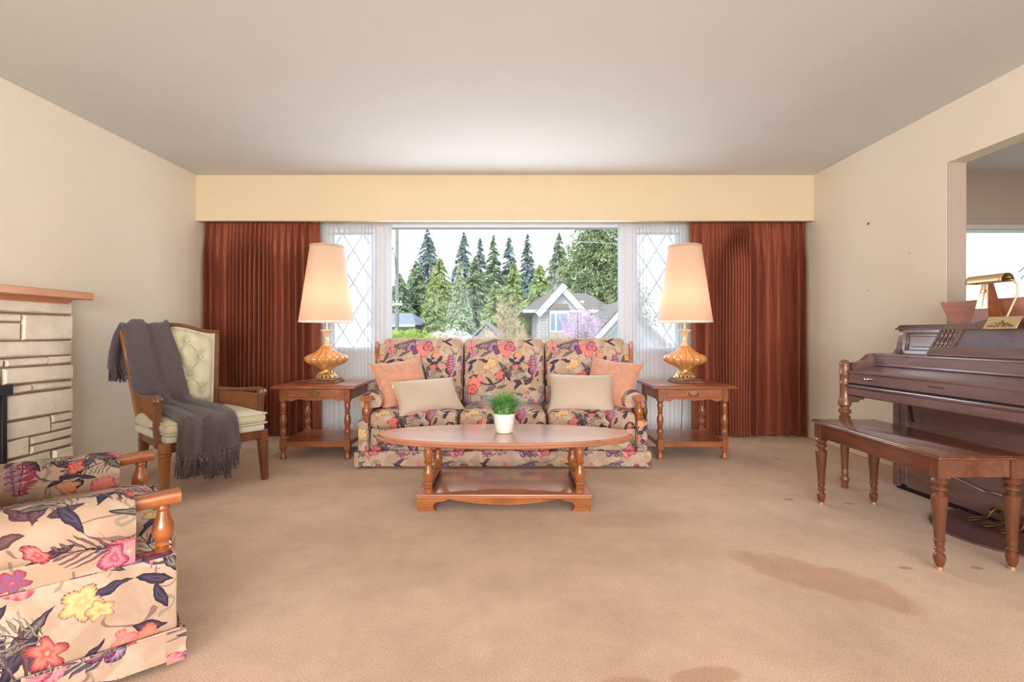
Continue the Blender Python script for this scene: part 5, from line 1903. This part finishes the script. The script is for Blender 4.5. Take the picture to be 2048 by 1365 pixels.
LM = {  # foliage colours paled, distance haze mixed into them
 'blue': leafmat('fir_needles', rgb(122, 136, 132), rgb(156, 168, 160), rgb(188, 196, 188), 1.2),
 'mid': leafmat('cedar_green', rgb(116, 134, 104), rgb(156, 170, 130), rgb(190, 200, 160), 1.2),
 'yel': leafmat('cedar_yellow_green', rgb(130, 146, 92), rgb(172, 184, 116), rgb(204, 210, 148), 1.2),
 'pale': leafmat('weeping_pale_green', rgb(140, 154, 122), rgb(182, 192, 154), rgb(212, 218, 186), 1.5),
 'olive': leafmat('cedar_olive', rgb(106, 122, 84), rgb(150, 162, 112), rgb(186, 192, 142), 1.2),
 'hedge': leafmat('hedge_leaves', rgb(120, 146, 62), rgb(184, 204, 96), rgb(222, 232, 150), 5),
 'white': leafmat('white_blossom', rgb(206, 196, 184), rgb(232, 222, 214), rgb(246, 240, 236), 8),
 'pink': leafmat('pink_blossom', rgb(204, 160, 196), rgb(228, 190, 220), rgb(244, 222, 240), 8),
 'twig': leafmat('russet_twigs', rgb(176, 148, 122), rgb(206, 176, 146), rgb(226, 204, 178), 4),
 'gtwig': leafmat('grey_twigs', rgb(168, 160, 150), rgb(194, 186, 176), rgb(214, 206, 196), 4),
}
def tri(V, F, c, size, d, rn, flat=.5):
    """one small leaf clump (two crossed triangles)"""
    a = Vector((rn.uniform(-1, 1), rn.uniform(-1, 1), rn.uniform(-1, 1))).normalized()
    b_ = d.cross(a)
    if b_.length < .05:
        b_ = d.cross(Vector((0, 0, 1))+a*.3)
    b_.normalize()
    i = len(V)
    V += [c-b_*size*.45, c+b_*size*.45, c+d*size*1.3]
    F.append((i, i+1, i+2))
def mesh_from(name, V, F, mat, parent):
    me = bpy.data.meshes.new(name)
    me.from_pydata([tuple(v) for v in V], [], F)
    me.materials.append(mat)
    o = bpy.data.objects.new(name, me)
    COL.objects.link(o)
    o.parent = parent
    return o
def conifer_mesh(h, r, n, seed, size, droop=.35, shape=1.0, gap=0.0):
    rn = random.Random(seed)
    V, F = [], []
    nb = int(n/44)
    for i in range(nb):
        t_ = (i+rn.random())/nb
        z = h*(.04+.95*t_)
        L_ = r*((1-t_)**shape)*rn.uniform(.72, 1.12)+.5*size*(1-t_)
        a = rn.uniform(0, 2*PI)
        dd = Vector((math.cos(a), math.sin(a), 0))
        for k in range(44):
            s = rn.random()**.65
            zz = z-droop*L_*s*s+.22*L_*s*rn.uniform(-.3, .5)
            p = Vector((0, 0, zz))+dd*(L_*s)+Vector((-dd.y, dd.x, 0))*(L_*s*rn.uniform(-.30, .30))
            tri(V, F, p, size*rn.uniform(.6, 1.25)*(1-.55*t_), (dd+Vector((rn.uniform(-.5, .5), rn.uniform(-.5, .5), -.55-droop*.6))).normalized(), rn)
    return V, F
GZ = -2.0
def conifer(px, ytop, D, wpx, mat, label, n=4200, droop=.4, shape=.9, seed=1, name='conifer', grp='conifers beyond the window', size=None):
    p = at(px, ytop, D)
    h = p.z-GZ
    r = wpx*D/2000
    t = thing(name, label, 'tree', (p.x, D, GZ), random.Random(seed).uniform(0, 6))
    V, F = conifer_mesh(h, r, int(n*3.4), seed, (size or D*.0125)*.52, droop, shape)
    mesh_from('foliage', V, F, mat, t)
    mb = MB(); mb.lathe([(r*.08+.05, 0), (r*.05+.04, h*.5), (.03, h*.97)], seg=8)
    obj('trunk', mb, M['tree_bark'], t)
    return t
conifer(855, 455, 46, 192, LM['blue'], 'tall blue-grey fir with open drooping tips at the left of the window', 5200, .55, .95, 1)
conifer(928, 462, 53, 144, LM['blue'], 'tall dark blue-green fir left of the middle of the window', 4600, .4, .95, 2)
conifer(960, 474, 63, 80, LM['blue'], 'narrow blue-grey fir just right of the tall dark fir', 3400, .35, .85, 3)
conifer(987, 468, 58, 95, LM['mid'], 'grey-green fir in the middle of the skyline', 3800, .35, .85, 4)
conifer(1018, 472, 67, 91, LM['blue'], 'blue-grey fir right of the middle of the skyline', 3800, .35, .8, 5)
conifer(1055, 466, 51, 91, LM['blue'], 'slim blue fir standing left of the gap of sky', 3800, .35, .85, 6)
conifer(1118, 464, 60, 144, LM['mid'], 'grey-green feathery fir right of the gap of sky', 4600, .5, .9, 7)
conifer(1196, 405, 40, 275, LM['olive'], 'big olive-green cedar filling the right of the window', 11000, .45, .5, 8, size=.52)
conifer(1242, 480, 34, 107, LM['olive'], 'olive-green cedar at the right edge of the window', 4200, .45, .6, 18)
conifer(800, 545, 36, 122, LM['mid'], 'green cedar behind the utility pole', 4600, .4, .7, 9)
conifer(832, 520, 38, 122, LM['mid'], 'green cedar under the tall blue fir', 4600, .4, .7, 19)
conifer(880, 515, 34, 128, LM['yel'], 'yellow-green cedar left of the weeping tree', 5200, .4, .65, 10)
conifer(950, 512, 36, 112, LM['mid'], 'green cedar behind the weeping tree', 4400, .4, .7, 11)
conifer(1027, 522, 34, 92, LM['yel'], 'yellow-green cedar in front of the slim firs', 4200, .4, .65, 12)
conifer(1080, 527, 30, 120, LM['yel'], 'bright yellow-green cedar left of the gable', 5200, .4, .6, 13)
conifer(990, 565, 31, 100, LM['yel'], 'low yellow-green cedar behind the russet bush', 3800, .4, .6, 14)
conifer(920, 520, 22, 112, LM['pale'], 'pale weeping conifer in the left half of the window', 5200, 1.1, .75, 15, 'weeping_conifer')
conifer(868, 585, 27, 95, LM['yel'], 'low yellow-green cedar right of the grey roof', 3600, .4, .6, 16)

def shrub(name, label, cat, px, py0, py1, D, wpx, mat, n, size, seed, twigs=0, grp=None, round_=1.0):
    """crown of small leaves over branching stems"""
    rn = random.Random(seed)
    top, bot = at(px, py0, D), at(px, py1, D)
    t = thing(name, label, cat, (top.x, D, GZ))
    rx = wpx*D/2000
    zc, rz = (top.z+bot.z)/2-GZ, (top.z-bot.z)/2
    V, F = [], []
    for i in range(n):
        while True:
            u = Vector((rn.uniform(-1, 1), rn.uniform(-1, 1), rn.uniform(-1, 1)))
            if u.length < 1 and u.length > .25:
                break
        lump = 1+.14*math.sin(7*u.x+seed)*math.cos(6*u.z)+.08*math.sin(15*u.x)
        p = Vector((u.x*rx*lump, u.y*rx*.8, zc+u.z*rz*lump))
        d = (u+Vector((rn.uniform(-.7, .7), rn.uniform(-.7, .7), rn.uniform(-.2, .9)))).normalized()
        tri(V, F, p, size*rn.uniform(.6, 1.3), d, rn)
    mesh_from('foliage', V, F, mat, t)
    mb = MB()
    for k in range(max(3, twigs)):
        a = rn.uniform(0, 2*PI)
        s = rn.uniform(.3, 1)
        e = Vector((math.cos(a)*rx*.85*s, math.sin(a)*rx*.6*s, zc+rz*rn.uniform(.2, .85)))
        b_ = Vector((rn.uniform(-.12, .12)*rx, rn.uniform(-.1, .1)*rx, 0))
        m_ = b_.lerp(e, .5)+Vector((e.x*-.12, 0, .2*rz))
        r0 = .006*D*.3 if twigs else .03
        mb.tube([b_, m_, e], [r0, r0*.6, r0*.25], 5)
        for q in range(3 if twigs else 0):
            f = rn.uniform(.4, .9)
            s0 = m_.lerp(e, f)
            e2_ = s0+Vector((rn.uniform(-.3, .3)*rx, rn.uniform(-.2, .2)*rx, rn.uniform(.15, .5)*rz))
            mb.tube([s0, e2_], [r0*.4, r0*.15], 4)
    obj('branches', mb, M['tree_bark'], t)
    return t
def twigbush(name, label, px, py0, py1, D, wpx, mat, n, seed, grp=None):
    rn = random.Random(seed)
    top, bot = at(px, py0, D), at(px, py1, D)
    t = thing(name, label, 'bush', (top.x, D, GZ))
    rx = wpx*D/2000
    H_ = top.z-GZ
    V, F = [], []
    mb = MB()
    for k in range(60):
        a = rn.uniform(0, 2*PI); s = math.sqrt(rn.random())
        e = Vector((math.cos(a)*rx*s, math.sin(a)*rx*s*.8, H_*(1-.42*s*s)*rn.uniform(.80, 1)))
        b_ = Vector((e.x*.25+rn.uniform(-.1, .1), e.y*.2, 0))
        m_ = b_.lerp(e, .55)+Vector((-.10*e.x, -.1*e.y, 0))
        if k % 4 == 0:
            mb.tube([b_, m_, e], [.022, .012, .003], 4)
        for q in range(n//60):
            f = .35+.65*rn.random()
            s0 = (m_.lerp(e, (f-.55)/.45) if f > .55 else b_.lerp(m_, f/.55))
            d = Vector((rn.uniform(-1, 1)*.8+e.x/rx*.5, rn.uniform(-1, 1)*.6, rn.uniform(.1, 1))).normalized()
            L_ = rn.uniform(.2, .6)*rx*.5
            sd = d.cross(Vector((rn.uniform(-1, 1), 1, rn.uniform(-1, 1)))).normalized()*(.00058*D)
            i = len(V)
            V += [s0-sd, s0+sd, s0+d*L_]
            F.append((i, i+1, i+2))
    obj('branches', mb, M['tree_bark'], t)
    mesh_from('twigs', V, F, mat, t)
    return t
twigbush('bare_bush', 'bare russet twiggy bush in front of the white house', 1015, 588, 690, 13, 150, LM['twig'], 5400, 21)
twigbush('bare_tree', 'bare grey tree between the cedars and the gable', 1110, 500, 600, 30, 60, LM['gtwig'], 2600, 22)
shrub('magnolia', 'pink blossoming shrub in front of the white house', 'bush', 1162, 618, 690, 12, 92, LM['pink'], 3600, .026, 23, 9)
shrub('hedge', 'clipped yellow-green hedge at the lower left of the window', 'hedge', 815, 660, 720, 8, 130, LM['hedge'], 6000, .024, 24)
shrub('blossom_bush', 'low white-flowering bush right of the yellow-green hedge', 'bush', 895, 662, 715, 8.6, 120, LM['white'], 5000, .022, 25)

# utility pole and the wires
po = thing('utility_pole', 'grey wooden utility pole at the left edge of the window', 'pole', (at(794, 668, 19).x, 19, GZ))
mb = MB()
pt_ = at(794, 456, 19).z-GZ
mb.lathe([(.085, 0), (.075, pt_*.6), (.060, pt_)], seg=12)
obj('pole_shaft', mb, M['pole'], po)
mb = MB()
X0 = at(794, 668, 19).x
def rel(px, py):
    q = at(px, py, 19)
    return Vector((q.x-X0, -.08, q.z-GZ))
mb.tube([rel(793, 548), rel(791, 520), rel(788, 503), rel(785, 497)], [.02, .018, .015, .012], 6)
mb.lathe([(.03, 0), (.05, .03), (.03, .08)], rel(785, 497).x, -.08, rel(785, 497).z-.05, 8)
obj('lamp_bracket', mb, M['wire'], po)
mb = MB()
mb.box(rel(786, 610).x, rel(806, 610).x, -.12, -.04, rel(790, 612).z, rel(790, 607).z, .005, 1)
for x in (788, 795, 803):
    q = rel(x, 606)
    mb.lathe([(.03, 0), (.04, .03), (.02, .08)], q.x, -.08, q.z, 8)
mb.tube([rel(786, 618), rel(795, 628), rel(806, 614)], .012, 5)
obj('cross_arm', mb, plain('pale_insulators', rgb(206, 206, 202), .5), po)
mb = MB()
pts = []
for k in range(25):
    t_ = k/24
    px = 794+470*t_
    py = 607+13*t_+3*math.sin(PI*t_)
    pts.append(at(px, py, 19-1.0*t_))
mb.tube(pts, .011, 5)
w_ = obj('overhead_wire', mb, M['wire'])
tag(w_, 'grey overhead wire running from the utility pole across the view', 'wire', 'overhead wires')
mb = MB()
mb.tube([at(794+466*k/16, 461+28*k/16+2*math.sin(PI*k/16), 19+3*k/16) for k in range(17)], .009, 5)
tag(obj('overhead_wire', mb, M['frame_white']), 'pale overhead wire crossing in front of the big cedar', 'wire', 'overhead wires')

# houses
roofm = plain('brown_shingle_roof', rgb(146, 132, 122), .9, var=.12, vscale=9)
siding = plain('white_siding', rgb(204, 202, 204), .7, var=.02)
trimw = plain('white_house_trim', rgb(228, 228, 230), .6)
brick_m = plain('pale_brick', rgb(206, 196, 186), .8, var=.05, vscale=8)
copper = plain('dark_copper_hood', rgb(140, 122, 112), .5)
winm = plain('house_window_pane', rgb(150, 164, 176), .1, coat=.6)
greyroof = plain('grey_roof', rgb(150, 150, 154), .8, var=.06)
tanm = plain('tan_boards', rgb(206, 186, 160), .7)
HD = 22.0
hs = thing('white_house', 'white gabled house with brown shingle roof and bay window across the road', 'house', (at(1130, 668, HD).x, HD, GZ))
HX = at(1130, 668, HD).x
def hp(px, py, dy=0):
    q = at(px, py, HD)
    return Vector((q.x-HX, dy, q.z-GZ))
k_ = HD/1000
xL, xR = hp(1076, 0).x, hp(1236, 0).x
zE = hp(0, 622).z
mb = MB()
mb.box(xL, xR, .9, 7, 0, zE)
gx0, gx1, gpk = hp(1080, 0).x, hp(1172, 0).x, hp(1126, 575).z
mb.prism([(gx0, 0), (gx1, 0), (gx1, zE), ((gx0+gx1)/2, gpk), (gx0, zE)], 'y', .5, 1.6)
obj('wall', mb, siding, hs, 30)
# main hip roof
mb = MB()
r0 = [Vector((hp(1040, 0).x, .6, zE-.02)), Vector((hp(1246, 0).x, .6, zE-.02)), Vector((hp(1246, 0).x, 8, zE-.02)), Vector((hp(1040, 0).x, 8, zE-.02))]
zr = hp(0, 590).z+.35
r1 = [Vector((hp(1104, 0).x, 3.6, zr)), Vector((hp(1196, 0).x, 3.6, zr))]
v = [mb.bm.verts.new(p) for p in r0+r1]
for f in ((0, 1, 5, 4), (1, 2, 5), (2, 3, 4, 5), (3, 0, 4), (3, 2, 1, 0)):
    mb.bm.faces.new([v[i] for i in f])
obj('roof', mb, roofm, hs, 20)
# shingle courses as low ribs
mb = MB()
for k in range(1, 12):
    t_ = k/12
    a, b_ = r0[0].lerp(r1[0], t_), r0[1].lerp(r1[1], t_)
    mb.tube([a+Vector((0, -.01, .012)), b_+Vector((0, -.01, .012))], .014, 4)
sh_ = obj('shingle_courses', mb, roofm, hs); sh_['kind'] = 'stuff'
mb = MB()
apx = (gx0+gx1)/2
for (sx_, ex, ez) in ((-1, hp(1072, 0).x, zE-.12), (1, hp(1180, 0).x, zE-.12)):
    a, b_ = Vector((apx, .30, gpk+.16)), Vector((ex, .30, ez+.02))
    d = b_-a
    Mr = Matrix.Translation(a) @ d.to_track_quat('X', 'Z').to_matrix().to_4x4()
    mb.box(-.05, d.length, 0, .10, -.16, .02, 0, 1, Mr)
    mb.box(-.05, d.length, .02, .10, -.26, -.16, 0, 1, Mr)
obj('barge_board', mb, trimw, hs)
mb = MB()
for (sx_, ex, ez) in ((-1, hp(1070, 0).x, zE-.14), (1, hp(1182, 0).x, zE-.14)):
    p = [Vector((apx, .28, gpk+.18)), Vector((ex, .28, ez+.02)), Vector((ex, 3.2, ez+.02)), Vector((apx, 3.2, gpk+.18))]
    A = [mb.bm.verts.new(q) for q in p]; B = [mb.bm.verts.new(q+Vector((0, 0, .07))) for q in p]
    mb.bm.faces.new(A); mb.bm.faces.new(list(reversed(B)))
    for i in range(4):
        mb.bm.faces.new((A[i], B[i], B[(i+1) % 4], A[(i+1) % 4]))
bmesh.ops.recalc_face_normals(mb.bm, faces=mb.bm.faces)
obj('gable_roof', mb, roofm, hs)
mb = MB(); mb.box(hp(1046, 0).x, hp(1246, 0).x, .42, .60, hp(0, 625).z, hp(0, 619).z)
obj('gutter', mb, trimw, hs)
mb = MB()
mb.prism([(hp(1098, 0).x, hp(0, 620).z), (hp(1140, 0).x, hp(0, 620).z), (hp(1136, 0).x, hp(0, 608).z), (hp(1108, 0).x, hp(0, 608).z)], 'y', .05, .55)
obj('bay_hood', mb, copper, hs)
mb = MB(); mb.box(hp(1100, 0).x, hp(1138, 0).x, .10, .55, hp(0, 690).z, hp(0, 620).z)
bay = obj('bay', mb, trimw, hs)
for a, b_ in ((1102, 1110), (1114, 1136)):
    mb = MB(); mb.box(hp(a, 0).x, hp(b_, 0).x, .07, .12, hp(0, 661).z, hp(0, 628).z)
    mb.box(hp(a, 0).x, hp(b_, 0).x, .05, .09, hp(0, 644.6).z, hp(0, 643.4).z)
    obj('window', mb, winm, bay)
mb = MB()
for k in range(10):
    x0_, x1_ = hp(1100+3.8*k, 0).x, hp(1103.2+3.8*k, 0).x
    mb.box(x0_, x1_, .06, .11, hp(0, 690).z, hp(0, 664).z)
obj('boarding', mb, tanm, bay)
# brick pier, course by course
for r_ in range(11):
    off = (r_ % 2)*4
    mb = MB()
    for c in range(3):
        a = 1078+7.5*c-off*.4
        mb.box(hp(max(1078, a), 0).x, hp(min(1098, a+7), 0).x, .42, .5, hp(0, 690-6*r_).z, hp(0, 684.6-6*r_).z)
    obj('brick_course', mb, brick_m, hs)
mb = MB(); mb.box(hp(1164, 0).x, hp(1181, 0).x, 1.9, 2.5, hp(0, 604).z, hp(0, 596).z, .03, 1)
obj('skylight', mb, trimw, hs)

nb = thing('neighbour_house', 'steep grey roof with white barge board at the lower right of the window', 'house', (at(1245, 668, 16).x, 16, GZ))
NX = at(1245, 668, 16).x
def np_(px, py, dy=0):
    q = at(px, py, 16)
    return Vector((q.x-NX, dy, q.z-GZ))
mb = MB()
ax_, bx_ = np_(1172, 692), np_(1252, 604)
mb.prism([(ax_.x+.1, 0), (bx_.x+1.6, 0), (bx_.x+1.6, ax_.z), (bx_.x, bx_.z-.1), (ax_.x+.1, ax_.z-.1)], 'y', .3, 4)
obj('wall', mb, siding, nb, 20)
mb = MB()
for sgn, e in ((-1, ax_), (1, Vector((2*bx_.x-ax_.x, 0, ax_.z)))):
    p = [Vector((bx_.x, .0, bx_.z)), Vector((e.x, .0, e.z)), Vector((e.x, 4.2, e.z)), Vector((bx_.x, 4.2, bx_.z))]
    A = [mb.bm.verts.new(q) for q in p]; B = [mb.bm.verts.new(q+Vector((0, 0, .10))) for q in p]
    mb.bm.faces.new(A); mb.bm.faces.new(list(reversed(B)))
    for i in range(4):
        mb.bm.faces.new((A[i], B[i], B[(i+1) % 4], A[(i+1) % 4]))
bmesh.ops.recalc_face_normals(mb.bm, faces=mb.bm.faces)
obj('roof', mb, roofm, nb)
mb = MB()
d = ax_-bx_
Mr = Matrix.Translation(bx_+Vector((0, -.04, -.02))) @ d.to_track_quat('X', 'Z').to_matrix().to_4x4()
mb.box(0, d.length, -.02, .06, -.16, .0, 0, 1, Mr)
obj('barge_board', mb, trimw, nb)

gh = thing('garage', 'low white gabled garage half hidden by the russet bush', 'garage', (at(960, 668, 17).x, 17, GZ))
GX = at(960, 668, 17).x
def gp(px, py):
    q = at(px, py, 17)
    return Vector((q.x-GX, 0, q.z-GZ))
mb = MB()
mb.prism([(gp(940, 0).x, 0), (gp(1010, 0).x, 0), (gp(1010, 0).x, gp(0, 684).z), (gp(972, 0).x, gp(0, 652).z), (gp(940, 0).x, gp(0, 684).z)], 'y', .2, 4)
obj('wall', mb, siding, gh, 20)
mb = MB()
pk, e0, e1 = gp(972, 648), gp(932, 690), gp(1014, 690)
for e in (e0, e1):
    p = [Vector((pk.x, 0, pk.z)), Vector((e.x, 0, e.z)), Vector((e.x, 4.2, e.z)), Vector((pk.x, 4.2, pk.z))]
    A = [mb.bm.verts.new(q) for q in p]; B = [mb.bm.verts.new(q+Vector((0, 0, .09))) for q in p]
    mb.bm.faces.new(A); mb.bm.faces.new(list(reversed(B)))
    for i in range(4):
        mb.bm.faces.new((A[i], B[i], B[(i+1) % 4], A[(i+1) % 4]))
bmesh.ops.recalc_face_normals(mb.bm, faces=mb.bm.faces)
obj('roof', mb, greyroof, gh)

sd = thing('grey_bungalow', 'low grey-roofed bungalow behind the utility pole', 'house', (at(800, 668, 25).x, 25, GZ))
SXc = at(800, 668, 25).x
def spn(px, py):
    q = at(px, py, 25)
    return Vector((q.x-SXc, 0, q.z-GZ))
mb = MB(); mb.box(spn(740, 0).x, spn(822, 0).x, .6, 6, 0, spn(0, 650).z)
obj('wall', mb, plain('grey_stucco', rgb(176, 178, 180), .8), sd)
mb = MB()
zb_, zt_ = spn(0, 650).z, spn(0, 632).z
v = [mb.bm.verts.new(p) for p in (Vector((spn(732, 0).x, 0, zb_)), Vector((spn(832, 0).x, 0, zb_)), Vector((spn(832, 0).x, 6.6, zb_)), Vector((spn(732, 0).x, 6.6, zb_)), Vector((spn(752, 0).x, 3, zt_+.25)), Vector((spn(800, 0).x, 3, zt_+.25)))]
for f in ((0, 1, 5, 4), (1, 2, 5), (2, 3, 4, 5), (3, 0, 4), (3, 2, 1, 0)):
    mb.bm.faces.new([v[i] for i in f])
obj('roof', mb, greyroof, sd, 20)
mb = MB(); mb.box(spn(734, 0).x, spn(830, 0).x, -.05, .05, zb_-.10, zb_+.02)
obj('fascia', mb, trimw, sd)
